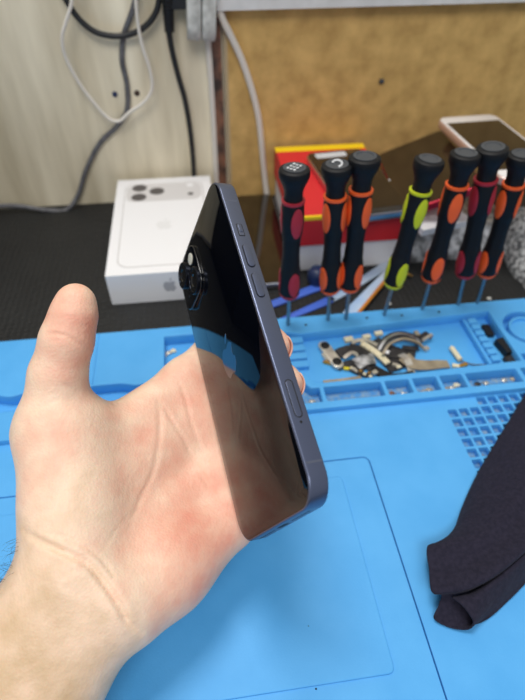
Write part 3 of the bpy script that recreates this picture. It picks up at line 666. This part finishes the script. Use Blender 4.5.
lying('white_chip', 'cream', (0.1346, 0.2325, 0.0000), (.0034, .0020, .0012), 12, 'tiny cream chip below the dark circuit board', 'chip', .0032)
lying('silver_chip', 'nickel', (0.1015, 0.2346, 0.0000), (.0026, .0020, .0012), 5, 'tiny silver chip beside the yellow connector', 'chip', .0030)
lying('copper_tab', 'copper', (0.1693, 0.2598, 0.0000), (.0040, .0022, .0016), 40, 'coppery tab at the far end of the light sensor', 'tab', .0030)
# beige film
t = empty('film_flex', (0, 0, 0)); tag(t, 'wide beige film flex lying at the front right of the tray', 'flex cable')
bm = bmesh.new(); ribbon(bm, [up((0.1415, 0.2417, 0.0000), .0040), up((0.1465, 0.2340, 0.0000), .0036), up((0.1563, 0.2318, 0.0000), .0034), up((0.1659, 0.2326, 0.0000), .0022), up((0.1736, 0.2326, 0.0000), .0010)], (.0115, .0070), .0006); link('film', bm, M['beige'], t, True, 30)
bm = bmesh.new(); ribbon(bm, [up((0.1403, 0.2450, 0.0000), .0030), up((0.1424, 0.2375, 0.0000), .0052), up((0.1434, 0.2274, 0.0000), .0010)], (.006, .0050), .0006); link('folded_end', bm, M['nickel'], t)
# cream stick, brass tip and wire
bm = bmesh.new(); tube(bm, [up((0.1812, 0.2474, 0.0000), .0030), up((0.1829, 0.2345, 0.0000), .0028)], .0020, 10, 2); tag(link('cream_stick', bm, M['cream'], None, True), 'short cream plastic stick lying right of the beige film', 'stick')
lying('brass_tip', 'gold', (0.1834, 0.2304, 0.0000), (.0075, .0026, .0016), 12, 'brass tipped connector below the cream stick', 'connector', .0004)
bm = bmesh.new(); tube(bm, [up((0.1836, 0.2345, 0.0000), .0022), up((0.1912, 0.2305, 0.0000), .001), up((0.2030, 0.2290, 0.0000), .001)], .0005, 6); tag(link('thin_wire', bm, M['grey_cord'], None, True), 'thin grey wire running right from the cream stick', 'wire')
lying('cream_lug', 'cream', (0.1779, 0.2301, 0.0000), (.0050, .0030, .0020), -20, 'cream lug beside the brass tip', 'connector', .0004)
# black parts in the slot right of the ladder
lying('black_module', 'black', (0.2213, 0.2424, 0.0000), (.0070, .0150, .0060), 8, 'black module standing in the slot right of the small blue blocks', 'module', .0002, .0008)
lying('black_module', 'black', (0.2181, 0.2629, 0.0000), (.0060, .0120, .0030), -4, 'black module lying at the back of the slot by the blue blocks', 'module', .0002, .0006)
lying('black_module', 'pcb', (0.2207, 0.2299, 0.0000), (.0080, .0080, .0030), 14, 'dark module at the front end of the slot by the blue blocks', 'module', .0002, .0006)
# bits in the front pockets
bits = [((0.0800, 0.2082, -0.0030), 'nickel'), ((0.0659, 0.2108, -0.0030), 'nickel'), ((0.1230, 0.2109, -0.0030), 'copper'), ((0.1263, 0.2077, -0.0030), 'pcb'), ((0.1313, 0.2098, -0.0030), 'nickel'), ((0.1112, 0.2078, -0.0030), 'pcb'),
        ((0.1459, 0.2098, -0.0030), 'nickel'), ((0.1508, 0.2110, -0.0030), 'beige'), ((0.1670, 0.2109, -0.0030), 'nickel'), ((0.1717, 0.2131, -0.0030), 'cream'), ((0.1631, 0.2104, -0.0030), 'beige'), ((0.1870, 0.2121, -0.0030), 'pcb'),
        ((0.1932, 0.2123, -0.0030), 'nickel'), ((0.2081, 0.2133, -0.0030), 'nickel'), ((0.2150, 0.2134, -0.0030), 'beige'), ((-0.0321, 0.2703, -0.0030), 'nickel'), ((-0.0283, 0.2719, -0.0030), 'cream'), ((-0.0350, 0.2686, -0.0030), 'nickel')]
where = ['in the first pocket by the phone', 'in the corner recess by the fingers', 'in the front pocket left of the second divider', 'at the left side of a front pocket', 'in the third front pocket', 'left of the first divider', 'in the pocket below the beige film', 'beside the third divider', 'in the fourth pocket', 'at the right of the fourth pocket', 'beside the fourth divider', 'in the wide pocket, at left', 'in the wide pocket', 'in the wide pocket below the black modules', 'at the right end of the wide pocket', 'in the compartment left of the held phone', 'beside the phone edge in the left compartment', 'by the web of the hand in the left compartment']
for i, (p, m_) in enumerate(bits):
    bm = bmesh.new(); bmesh.ops.create_icosphere(bm, subdivisions=2, radius=.0019)
    for v in bm.verts:
        n_ = 1 + .5 * noise.noise(v.co * 700 + Vector((i, 0, 0))); v.co = Vector((v.co.x * 1.3 * n_, v.co.y * n_, v.co.z * .55 * n_ + .0009))
    o = tag(link('small_scrap', bm, M[m_], None, True), 'tiny %s scrap %s' % ({'nickel': 'silver', 'copper': 'rusty', 'pcb': 'black', 'beige': 'beige', 'cream': 'cream'}[m_], where[i]), 'scrap', 'tiny scraps in the mat pockets')
    o.location = (p[0], p[1], TZ)
gb = bmesh.new()
for i in range(46):
    c_ = random.randrange(6); r_ = random.randrange(7)
    p = Vector((.1570 + c_ * .0079 + random.uniform(-.002, .002), .1944 - r_ * .0078 + random.uniform(-.002, .002), TZ))
    if r_ == 0 and c_ < 3: continue
    bmesh.ops.create_icosphere(gb, subdivisions=1, radius=random.uniform(.0003, .0009), matrix=Matrix.Translation(p))
tag(link('grit', gb, M['beige']), 'pale grit and dust lying in the small square pockets of the mat', 'grit', kind='stuff')
# specks on the work surface
for i, (p, m_, lb) in enumerate((((0.0352, 0.0714, 0.0007), 'black', 'tiny dark speck on the inner field of the mat'), ((0.1199, 0.1999, 0.0000), 'beige', 'tiny beige speck in front of the tray'), ((0.0336, 0.0457, 0.0000), 'black', 'tiny black speck at the front edge of the inner field'))):
    bm = bmesh.new(); bmesh.ops.create_icosphere(bm, subdivisions=1, radius=.0005, matrix=Matrix.Translation(p)); tag(link('speck', bm, M[m_]), lb, 'speck')

# ---------------------------------------------------------------- navy cloth (one folded sheet)
def cloth():
    # rows follow the cloth from its cut end (lower left) to beyond the right of the view; columns go round the folded profile
    rows = [
     [(0.1214, 0.1016, 0.0010), (0.1118, 0.0995, 0.0060), (0.1023, 0.0970, 0.0110), (0.0997, 0.0864, 0.0100), (0.0962, 0.0759, 0.0120), (0.1021, 0.0751, 0.0080), (0.1001, 0.0711, 0.0040), (0.0968, 0.0663, 0.0015), (0.1033, 0.0615, 0.0010), (0.1108, 0.0591, 0.0030), (0.1126, 0.0607, 0.0090), (0.1091, 0.0667, 0.0125), (0.1062, 0.0725, 0.0100)],
     [(0.1341, 0.1193, 0.0010), (0.1298, 0.1103, 0.0080), (0.1239, 0.0972, 0.0140), (0.1160, 0.0856, 0.0130), (0.1111, 0.0744, 0.0150), (0.1174, 0.0755, 0.0080), (0.1150, 0.0719, 0.0040), (0.1152, 0.0657, 0.0015), (0.1199, 0.0620, 0.0010), (0.1259, 0.0652, 0.0030), (0.1265, 0.0688, 0.0090), (0.1209, 0.0716, 0.0140), (0.1183, 0.0739, 0.0110)],
     [(0.1556, 0.1426, 0.0010), (0.1499, 0.1255, 0.0090), (0.1450, 0.1056, 0.0160), (0.1347, 0.0927, 0.0150), (0.1278, 0.0782, 0.0180), (0.1346, 0.0812, 0.0090), (0.1333, 0.0793, 0.0040), (0.1340, 0.0722, 0.0015), (0.1379, 0.0699, 0.0010), (0.1422, 0.0735, 0.0030), (0.1408, 0.0761, 0.0100), (0.1357, 0.0780, 0.0160), (0.1340, 0.0808, 0.0130)],
     [(0.1853, 0.1701, 0.0010), (0.1782, 0.1488, 0.0090), (0.1698, 0.1241, 0.0180), (0.1564, 0.1059, 0.0160), (0.1502, 0.0885, 0.0200), (0.1572, 0.0919, 0.0100), (0.1573, 0.0917, 0.0040), (0.1570, 0.0848, 0.0015), (0.1617, 0.0828, 0.0010), (0.1658, 0.0857, 0.0030), (0.1642, 0.0883, 0.0100), (0.1571, 0.0889, 0.0170), (0.1572, 0.0928, 0.0140)],
     [(0.2259, 0.2066, 0.0010), (0.2144, 0.1750, 0.0090), (0.2083, 0.1462, 0.0180), (0.1932, 0.1282, 0.0170), (0.1862, 0.1058, 0.0200), (0.1926, 0.1083, 0.0100), (0.1947, 0.1099, 0.0040), (0.1954, 0.1050, 0.0015), (0.1991, 0.1018, 0.0010), (0.2050, 0.1061, 0.0030), (0.2031, 0.1088, 0.0100), (0.1955, 0.1091, 0.0170), (0.1940, 0.1109, 0.0140)],
     [(0.2765, 0.2467, 0.0010), (0.2625, 0.2044, 0.0090), (0.2543, 0.1711, 0.0180), (0.2359, 0.1507, 0.0170), (0.2258, 0.1254, 0.0200), (0.2335, 0.1286, 0.0100), (0.2368, 0.1304, 0.0040), (0.2360, 0.1252, 0.0015), (0.2403, 0.1216, 0.0010), (0.2470, 0.1263, 0.0030), (0.2449, 0.1292, 0.0100), (0.2364, 0.1293, 0.0170), (0.2357, 0.1313, 0.0140)]]
    k = 6
    cols = [catmull([r[c_] for r in rows], k * 2) for c_ in range(len(rows[0]))]
    bm = bmesh.new(); grid = []
    for i in range(len(cols[0])):
        line = catmull([c_[i] for c_ in cols], k)
        vs = []
        for j, p in enumerate(line):
            p = p + Vector((0, 0, .0006 * noise.noise(p * 90) + .0003 * noise.noise(p * 300)))
            p.z = max(p.z, .0010); vs.append(bm.verts.new(p))
        grid.append(vs)
    for a, b in zip(grid, grid[1:]):
        for j in range(len(a) - 1): bm.faces.new((a[j], a[j + 1], b[j + 1], b[j]))
    o = link('cloth', bm, M['cloth'], None, True, 70)
    s = o.modifiers.new('thickness', 'SOLIDIFY'); s.thickness = .0007; s.offset = 1
    return tag(o, 'dark navy folded microfibre cloth lying on the blue mat at right', 'cloth')
cloth()

# ---------------------------------------------------------------- the held phone
PM = Matrix.Translation((0.0109, 0.1527, 0.1096)) @ Matrix([[0.31739, -0.13961, -0.93796], [-0.2449, 0.94348, -0.22331], [0.91613, 0.30058, 0.26526]]).to_4x4()
root = empty('smartphone'); root.matrix_world = PM
tag(root, 'midnight-blue phone with diagonal twin camera, held upright in the hand', 'phone')
mm = .001
W_, L_, T_ = 71.5 * mm, 146.7 * mm, 7.65 * mm
bm = bmesh.new(); prism(bm, rrect(W_, L_, .0106, 14), -T_ / 2, T_ / 2, .0007, None, 0, 4); link('frame', bm, M['midnight'], root, True, 25)
bm = bmesh.new(); prism(bm, rrect(W_ - .0014, L_ - .0014, .0099, 14), T_ / 2 - .0004, T_ / 2 + .00008, .0002); back = link('back_glass', bm, M['glass_back'], root, True, 25)
bm = bmesh.new(); prism(bm, rrect(W_ - .0014, L_ - .0014, .0099, 14), -T_ / 2 - .0001, -T_ / 2 + .0004, .0002); link('screen', bm, M['screen'], root, True, 25)
bm = bmesh.new(); apple(bm, .0146, T_ / 2 + .00008, T_ / 2 + .00013); link('logo', bm, M['logo'], back)
# camera plateau
pc = (-.0187, .0563)
bm = bmesh.new(); prism(bm, rrect(.0278, .0278, .0078, 10, *pc), T_ / 2 - .0002, T_ / 2 + .0010, .0005, None, 0, 4); plat = link('camera_plateau', bm, M['glass_cam'], root, True, 25)
for dx, dy in ((-.0063, .0063), (.0063, -.0063)):
    cx, cy = pc[0] + dx, pc[1] + dy; TM = Matrix.Translation((cx, cy, T_ / 2))
    bm = bmesh.new(); lathe(bm, [(.0070, .0008), (.0070, .0021), (.0067, .0024), (.0057, .0024), (.0055, .0018)], 40, TM); ringo = link('lens_ring', bm, M['lens_ring'], plat, True)
    bm = bmesh.new(); lathe(bm, [(.0056, .0015), (.0056, .00215), (.0030, .0022), (.0028, .0019), (.0010, .0019)], 32, TM); link('lens_glass', bm, M['lens_gl'], ringo, True)
bm = bmesh.new(); lathe(bm, [(.0030, .0008), (.0030, .0013), (.0020, .0014)], 24, Matrix.Translation((pc[0] + .0068, pc[1] + .0068, T_ / 2))); link('flash', bm, M['flash'], plat, True)
bm = bmesh.new(); lathe(bm, [(.0008, .0008), (.0008, .0011), (.0005, .0011)], 16, Matrix.Translation((pc[0] - .0068, pc[1] - .0068, T_ / 2))); link('microphone', bm, M['black'], plat, True)
# side keys on the +x side: local frame x -> along the phone, y -> thickness, z -> outward
SM = Matrix(((0, 0, 1, W_ / 2), (1, 0, 0, 0), (0, 1, 0, 0), (0, 0, 0, 1)))
def side(name, y, ln, w, h0, h1, m, parent=root, r=None, halo=True):
    if halo:
        bm = bmesh.new(); prism(bm, rrect(ln + .0006, w + .0006, (w + .0006) / 2 - .00001 if r is None else r, 8, y, .0001), -.0002, .00004, 0, SM); link(name + '_gap', bm, M['black'], parent)
    bm = bmesh.new(); prism(bm, rrect(ln, w, w / 2 - .00001 if r is None else r, 8, y, .0001), h0, h1, .0002, SM, 0, 3); return link(name, bm, M[m], parent, True, 30)
side('mute_switch', .0402, .0060, .0022, -.0002, .0003, 'midline', r=.0004)
side('mute_slider', .0408, .0040, .0016, .0001, .0006, 'midnight', r=.0003, halo=False)
side('volume_button', .0266, .0112, .0030, -.0002, .0006, 'midnight')
side('volume_button', .0120, .0112, .0030, -.0002, .0006, 'midnight')
side('sim_tray', -.0368, .0142, .0027, -.0002, .00008, 'midnight')
bm = bmesh.new(); lathe(bm, [(.0005, -.0002), (.0005, .00008), (.0003, .00009)], 14, SM @ Matrix.Translation((-.0458, .0001, 0))); link('eject_hole', bm, M['black'], root)
for y in (.0565, -.0600):
    bm = bmesh.new(); box(bm, (y - .0004, -T_ / 2 + .0007, -.0001), (y + .0004, T_ / 2 - .0007, .00003), SM); link('antenna_line', bm, M['midline'], root)
BMx = Matrix(((1, 0, 0, 0), (0, 0, -1, -L_ / 2), (0, 1, 0, 0), (0, 0, 0, 1)))
bm = bmesh.new(); prism(bm, rrect(.0085, .0028, .00135, 8), -.0001, .00006, 0, BMx); link('charging_port', bm, M['black'], root)
for k in range(6):
    for sx in (-1, 1):
        bm = bmesh.new(); lathe(bm, [(.0007, -.0001), (.0007, .00006), (.0004, .00006)], 10, BMx @ Matrix.Translation((sx * (.0095 + k * .0026), 0, 0))); link('speaker_hole', bm, M['black'], root)

# ---------------------------------------------------------------- the hand: one continuous surface from blended tapered capsules
def surface_nets(F, org, h):
    nx, ny, nz = F.shape; inside = F < 0
    c = np.zeros((nx - 1, ny - 1, nz - 1), np.int32)
    for dx in (0, 1):
        for dy in (0, 1):
            for dz in (0, 1): c += inside[dx:nx - 1 + dx, dy:ny - 1 + dy, dz:nz - 1 + dz]
    act = (c > 0) & (c < 8); idx = -np.ones(act.shape, np.int64); I = np.argwhere(act); idx[act] = np.arange(len(I))
    acc = np.zeros((len(I), 3)); cnt = np.zeros(len(I))
    cor = [(a, b, d) for a in (0, 1) for b in (0, 1) for d in (0, 1)]
    for a in cor:
        for ax in range(3):
            if a[ax]: continue
            b = list(a); b[ax] = 1
            fa = F[I[:, 0] + a[0], I[:, 1] + a[1], I[:, 2] + a[2]]; fb = F[I[:, 0] + b[0], I[:, 1] + b[1], I[:, 2] + b[2]]
            m = (fa < 0) != (fb < 0); t = np.where(m, fa / np.where(m, fa - fb, 1), 0)
            p = np.array(a, float)[None, :].repeat(len(I), 0); p[:, ax] += t
            acc[m] += p[m]; cnt[m] += 1
    V = (I + acc / cnt[:, None]) * h + org
    faces = []
    for ax in range(3):
        sl0 = [slice(1, -1)] * 3; sl1 = [slice(1, -1)] * 3; sl0[ax] = slice(0, -1); sl1[ax] = slice(1, None)
        A_ = inside[tuple(sl0)]; B_ = inside[tuple(sl1)]; e = np.argwhere(A_ != B_)
        if not len(e): continue
        base = e.copy()
        for k_ in range(3):
            if k_ != ax: base[:, k_] += 1
        u, v = [(1, 2), (2, 0), (0, 1)][ax]
        def cell(du, dv):
            q = base.copy(); q[:, u] -= du; q[:, v] -= dv; return idx[q[:, 0], q[:, 1], q[:, 2]]
        qd = np.stack([cell(1, 1), cell(0, 1), cell(0, 0), cell(1, 0)], 1)
        flip = ~A_[e[:, 0], e[:, 1], e[:, 2]]; qd[flip] = qd[flip][:, ::-1]; faces.append(qd)
    return V, np.concatenate(faces)
HH = .00115
caps = {'palm': [], 'idx': [], 'mid': [], 'rng': [], 'pnk': [], 'thm': []}
def cap(g_, a, ra, b, rb): caps[g_].append((np.array(a, float), ra / 1000, np.array(b, float), rb / 1000))
# forearm and wrist (flattened: two parallel runs)
cap('palm', (-0.0639, 0.0904, 0.0605), 19.5, (-0.1078, 0.0406, 0.0256), 23); cap('palm', (-0.0516, 0.0797, 0.0518), 18.5, (-0.0937, 0.0312, 0.0186), 23)
cap('palm', (-0.0602, 0.0854, 0.0533), 19, (-0.1028, 0.0352, 0.0212), 24)
fa = (np.array((-0.1078, 0.0406, 0.0256)) + np.array((-0.0937, 0.0312, 0.0186))) / 2; fd = fa - np.array((-0.0580, 0.0847, 0.0557)); fd[2] = 0; fd /= np.linalg.norm(fd)
for q_ in ((-0.1078, 0.0406, 0.0256), (-0.0937, 0.0312, 0.0186), (-0.1028, 0.0352, 0.0212)): cap('palm', q_, 23.5, np.array(q_) + fd * .11 + np.array((0, 0, .026)), 25)
# carpus to thenar
cap('palm', (-0.0642, 0.0940, 0.0610), 18, (-0.0639, 0.1105, 0.0686), 19.5)
cap('palm', (-0.0635, 0.1098, 0.0680), 20, (-0.0676, 0.1395, 0.0850), 20.5)
cap('palm', (-0.0583, 0.1105, 0.0625), 17, (-0.0604, 0.1395, 0.0776), 16)
# hypothenar
cap('palm', (-0.0434, 0.0797, 0.0460), 19.2, (-0.0281, 0.0931, 0.0429), 20)
cap('palm', (-0.0281, 0.0931, 0.0429), 20, (-0.0025, 0.1089, 0.0422), 14.5)
# metacarpal fan
cap('palm', (-0.0495, 0.1426, 0.0710), 14.5, (-0.0144, 0.1749, 0.0693), 11.5)
cap('palm', (-0.0511, 0.1187, 0.0588), 15, (-0.0091, 0.1535, 0.0565), 12)
cap('palm', (-0.0470, 0.1025, 0.0521), 15, (-0.0029, 0.1333, 0.0462), 12.5)
cap('palm', (-0.0463, 0.1299, 0.0647), 14, (-0.0103, 0.1631, 0.0627), 12)
cap('palm', (-0.0144, 0.1749, 0.0693), 11.5, (-0.0071, 0.1533, 0.0565), 12)
cap('palm', (-0.0071, 0.1533, 0.0565), 12, (-0.0010, 0.1320, 0.0480), 12)
cap('palm', (-0.0010, 0.1320, 0.0480), 12, (0.0041, 0.1130, 0.0443), 11.5)
# thumb
cap('thm', (-0.0707, 0.1399, 0.0849), 17, (-0.0661, 0.1538, 0.1059), 11.6)
cap('thm', (-0.0661, 0.1538, 0.1059), 11.6, (-0.0601, 0.1620, 0.1189), 10.6)
cap('thm', (-0.0601, 0.1620, 0.1189), 10.5, (-0.0559, 0.1686, 0.1273), 9.1)
cap('thm', (-0.0559, 0.1686, 0.1273), 9.1, (-0.0546, 0.1721, 0.1308), 7.9)
# fingers, rounding the far long edge of the phone and lying over its screen
def chain(g_, pts):
    for (a, ra), (b, rb) in zip(pts, pts[1:]): cap(g_, a, ra, b, rb)
chain('idx', [((-0.0138, 0.1752, 0.0697), 11), ((0.0091, 0.2021, 0.0732), 11), ((0.0185, 0.1730, 0.1026), 8.6), ((0.0252, 0.1532, 0.1146), 7.8), ((0.0267, 0.1493, 0.1174), 7.2)])
chain('mid', [((-0.0066, 0.1532, 0.0565), 11), ((0.0162, 0.1719, 0.0616), 9.8), ((0.0209, 0.1524, 0.0919), 8.6), ((0.0279, 0.1362, 0.1091), 7.8), ((0.0293, 0.1323, 0.1120), 7.2)])
chain('rng', [((-0.0004, 0.1326, 0.0487), 11), ((0.0194, 0.1486, 0.0532), 9.4), ((0.0232, 0.1314, 0.0822), 8.2), ((0.0272, 0.1214, 0.0956), 7.4)])
chain('pnk', [((0.0046, 0.1129, 0.0443), 10.5), ((0.0192, 0.1274, 0.0497), 8.4), ((0.0231, 0.1151, 0.0735), 7.2), ((0.0271, 0.1063, 0.0861), 6.5)])
allp = np.array([p for g_ in caps.values() for c_ in g_ for p in (c_[0], c_[2])])
lo = allp.min(0) - .030; hi = allp.max(0) + .030
N = np.ceil((hi - lo) / HH).astype(int)
X = [(lo[k_] + HH * np.arange(N[k_])).astype(np.float32) for k_ in range(3)]
def sd(c_):
    a, ra, b, rb = c_; ab = b - a; L2 = ab @ ab
    px = X[0][:, None, None] - a[0]; py = X[1][None, :, None] - a[1]; pz = X[2][None, None, :] - a[2]
    t = np.clip((px * ab[0] + py * ab[1] + pz * ab[2]) / L2, 0, 1).astype(np.float32)
    dd = (px - t * ab[0]) ** 2 + (py - t * ab[1]) ** 2 + (pz - t * ab[2]) ** 2
    return (np.sqrt(dd) - (ra + (rb - ra) * t)).astype(np.float32)
def smin(a, b, k_):
    h = np.maximum(k_ - np.abs(a - b), 0) / k_
    return np.minimum(a, b) - h * h * h * k_ / 6
fields = {}
for g_, k_ in (('palm', .013), ('thm', .006), ('idx', .004), ('mid', .004), ('rng', .004), ('pnk', .004)):
    f = None
    for c_ in caps[g_]:
        s_ = sd(c_); f = s_ if f is None else smin(f, s_, k_)
    fields[g_] = f
F_ = fields['idx']
for g_ in ('mid', 'rng', 'pnk'): F_ = smin(F_, fields[g_], .0015)
F_ = smin(F_, fields['palm'], .008); F_ = smin(F_, fields['thm'], .007)
V, Q = surface_nets(F_, lo, HH)
me = bpy.data.meshes.new('hand'); me.from_pydata(V.tolist(), [], Q.tolist()); me.update()
bm = bmesh.new(); bm.from_mesh(me)
for _ in range(3): bmesh.ops.smooth_vert(bm, verts=bm.verts, factor=.5, use_axis_x=True, use_axis_y=True, use_axis_z=True)
bmesh.ops.recalc_face_normals(bm, faces=bm.faces); bm.to_mesh(me); bm.free(); me.update()
nv = len(me.vertices); co = np.empty(nv * 3); me.vertices.foreach_get('co', co); co = co.reshape(-1, 3)
no = np.empty(nv * 3); me.vertex_normals.foreach_get('vector', no); no = no.reshape(-1, 3)
toC = np.array([0, 0, .27]) - co; toC /= np.linalg.norm(toC, axis=1)[:, None]
palmar = np.clip((no @ np.array([[0.99099, 0.08777, -0.10113], [-0.13344, 0.7103, -0.69114], [0.01117, 0.69841, 0.71561]])[:, 2] + .1) * 1.5, 0, 1)      # creases only on the palm side of the skin
def crease(P, depth, w, side=1.0, k=10):
    depth *= .6; w *= .8
    """groove pressed into the skin along a line"""
    global co
    Qp = np.array([tuple(p) for p in catmull(P, k)])
    d = np.full(nv, 9.0); n_ = len(Qp); fade = np.ones(nv)
    for i in range(n_ - 1):
        a, b = Qp[i], Qp[i + 1]; ab = b - a; l2 = ab @ ab + 1e-12; t_ = np.clip(((co - a) @ ab) / l2, 0, 1)
        dd = np.linalg.norm(co - a - t_[:, None] * ab, axis=1); m_ = dd < d; d[m_] = dd[m_]
        u = (i + t_) / (n_ - 1); fade[m_] = np.clip(np.minimum(u, 1 - u) * 5, .15, 1)[m_]
    amt = -depth * np.exp(-(d / w) ** 2) + depth * .2 * np.exp(-((d - 2.2 * w) / (1.2 * w)) ** 2)
    co += no * (amt * fade * palmar)[:, None]
crease([(-0.0776, 0.0973, 0.0808), (-0.0663, 0.0893, 0.0822), (-0.0539, 0.0835, 0.0778), (-0.0476, 0.0774, 0.0722), (-0.0423, 0.0697, 0.0663), (-0.0400, 0.0655, 0.0616), (-0.0362, 0.0631, 0.0546)], .0030, .0014)
crease([(-0.0703, 0.0948, 0.0841), (-0.0605, 0.0913, 0.0831), (-0.0510, 0.0868, 0.0772), (-0.0464, 0.0822, 0.0727), (-0.0429, 0.0749, 0.0691)], .0010, .0009)
crease([(-0.0745, 0.0904, 0.0796), (-0.0624, 0.0833, 0.0800), (-0.0536, 0.0779, 0.0750), (-0.0477, 0.0700, 0.0686)], .0003, .0008)
crease([(-0.0714, 0.0811, 0.0775), (-0.0591, 0.0751, 0.0748), (-0.0493, 0.0676, 0.0670), (-0.0461, 0.0609, 0.0590)], .0003, .0010)
crease([(-0.0283, 0.1594, 0.0827), (-0.0263, 0.1479, 0.0794), (-0.0277, 0.1322, 0.0742), (-0.0308, 0.1221, 0.0702), (-0.0360, 0.1115, 0.0686), (-0.0403, 0.0983, 0.0691)], .0008, .0014)
crease([(-0.0260, 0.1551, 0.0816), (-0.0210, 0.1463, 0.0768), (-0.0148, 0.1361, 0.0674), (-0.0080, 0.1222, 0.0607), (-0.0012, 0.1101, 0.0581)], .0010, .0011)
crease([(-0.0182, 0.1690, 0.0828), (-0.0141, 0.1567, 0.0778), (-0.0121, 0.1455, 0.0724), (-0.0068, 0.1319, 0.0638), (-0.0030, 0.1216, 0.0606)], .0009, .0010)
crease([(-0.0664, 0.1568, 0.1269), (-0.0611, 0.1557, 0.1285), (-0.0566, 0.1548, 0.1272), (-0.0534, 0.1542, 0.1240), (-0.0503, 0.1562, 0.1174)], .0009, .0009)
crease([(-0.0665, 0.1553, 0.1256), (-0.0604, 0.1538, 0.1269), (-0.0562, 0.1531, 0.1249), (-0.0532, 0.1531, 0.1210)], .0004, .0007)
crease([(-0.0615, 0.1437, 0.1117), (-0.0584, 0.1437, 0.1086), (-0.0556, 0.1440, 0.1034)], .0006, .0010)
crease([(-0.0784, 0.1316, 0.1009), (-0.0732, 0.1358, 0.1051), (-0.0659, 0.1383, 0.1074), (-0.0588, 0.1409, 0.1056)], .0003, .0010)
crease([(-0.0491, 0.0860, 0.0757), (-0.0441, 0.0966, 0.0738), (-0.0388, 0.1044, 0.0698), (-0.0321, 0.1100, 0.0660)], .0004, .0010)
me.vertices.foreach_set('co', co.reshape(-1)); me.update()
# natural skin flush: redder pads, paler palm centre and forearm
fl = np.full(nv, .17)
def blob(p, r, a):
    global fl
    fl += a * np.exp(-((co - np.array(p)) ** 2).sum(1) / (r / 1000) ** 2)
blob((-0.0534, 0.1619, 0.1324), 20, .30); blob((-0.0571, 0.1492, 0.1196), 14, .1); blob((-0.0188, 0.0895, 0.0533), 34, .36); blob((-0.0122, 0.1568, 0.0773), 26, .26); blob((-0.0639, 0.1267, 0.0969), 20, .10); blob((-0.0731, 0.1191, 0.0883), 20, .1)
blob((-0.0019, 0.1106, 0.0621), 18, .15); blob((-0.0345, 0.1282, 0.0815), 22, .12)
blob((-0.0878, 0.0496, 0.0470), 62, -.26); blob((-0.0529, 0.1164, 0.0885), 16, -.05)
blob((0.0267, 0.1493, 0.1174), 14, .25); blob((0.0293, 0.1323, 0.1120), 14, .25)
at = me.attributes.new('flush', 'FLOAT', 'POINT'); at.data.foreach_set('value', fl.astype(np.float32))
hand = link_me('hand', me, M['skin'], None, True, 80)
tag(hand, 'left hand and forearm reaching in from lower left, thumb up, fingers around the phone', 'hand')
# nails on the finger tips that lie over the screen
def nail(c, ux, uy, w, l):
    fm = frame_mat(c, ux, uy); bm = bmesh.new(); nu, nv_ = 8, 10; g_ = []
    for i in range(nu + 1):
        row = []
        for j in range(nv_ + 1):
            u = i / nu * 2 - 1; v = j / nv_ * 2 - 1; ww = w * (1 - .12 * max(v, 0) ** 3) * (.86 if v < -.8 else 1)
            row.append(bm.verts.new(fm @ Vector((u * ww / 2, v * l / 2, .0016 * (1 - u * u) - .0004 * v * v))))
        g_.append(row)
    for i in range(nu):
        for j in range(nv_): bm.faces.new((g_[i][j], g_[i + 1][j], g_[i + 1][j + 1], g_[i][j + 1]))
    o = link('fingernail', bm, M['nail'], hand, True); s = o.modifiers.new('thickness', 'SOLIDIFY'); s.thickness = .0005; o['label'] = 'glossy pale fingernail'
PR = np.array([[0.31739, -0.13961, -0.93796], [-0.2449, 0.94348, -0.22331], [0.91613, 0.30058, 0.26526]]); nb = Vector(-PR[:, 2])
for tip, prev, rr in (((0.0277, 0.1469, 0.1186), (0.0220, 0.1631, 0.1085), .0072), ((0.0302, 0.1305, 0.1133), (0.0242, 0.1451, 0.0997), .0072), ((0.0280, 0.1199, 0.0971), (0.0236, 0.1299, 0.0838), .0070), ((0.0274, 0.1061, 0.0871), (0.0233, 0.1135, 0.0752), .0060)):
    dr = (Vector(tip) - Vector(prev)).normalized(); sd_ = dr.cross(nb).normalized()
    nail(Vector(tip) - dr * .0030 + nb * (rr - .0021), sd_, dr, .0098, .0115)
# hair on the outer side of the forearm
random.seed(11)
bm = bmesh.new(); bvh = None
from mathutils.bvhtree import BVHTree
bvh = BVHTree.FromPolygons([tuple(c_) for c_ in co], [tuple(q_) for q_ in Q])
ax0 = Vector((-0.0817, 0.0962, 0.0719)); ax1 = Vector((-0.1035, 0.0663, 0.0539))
for i in range(170):
    u = random.random(); s0 = ax0.lerp(ax1, u) + Vector((random.uniform(-.014, .004), random.uniform(-.004, .004), random.uniform(-.02, .012)))
    hit = bvh.find_nearest(s0)
    p, n_ = hit[0], hit[1]
    dirn = (ax1 - ax0).normalized() * random.uniform(-.2, .9) + n_ * random.uniform(.5, 1.0) + Vector((random.uniform(-.4, .4), random.uniform(-.4, .4), random.uniform(-.5, .2)))
    dirn.normalize(); ln = random.uniform(.004, .008)
    tube(bm, [p, p + dirn * ln * .5 + n_ * .0004, p + dirn * ln - n_ * .0010], (.00005, .00002), 4, 3)
o = link('arm_hair', bm, M['hair'], hand); o['kind'] = 'stuff'
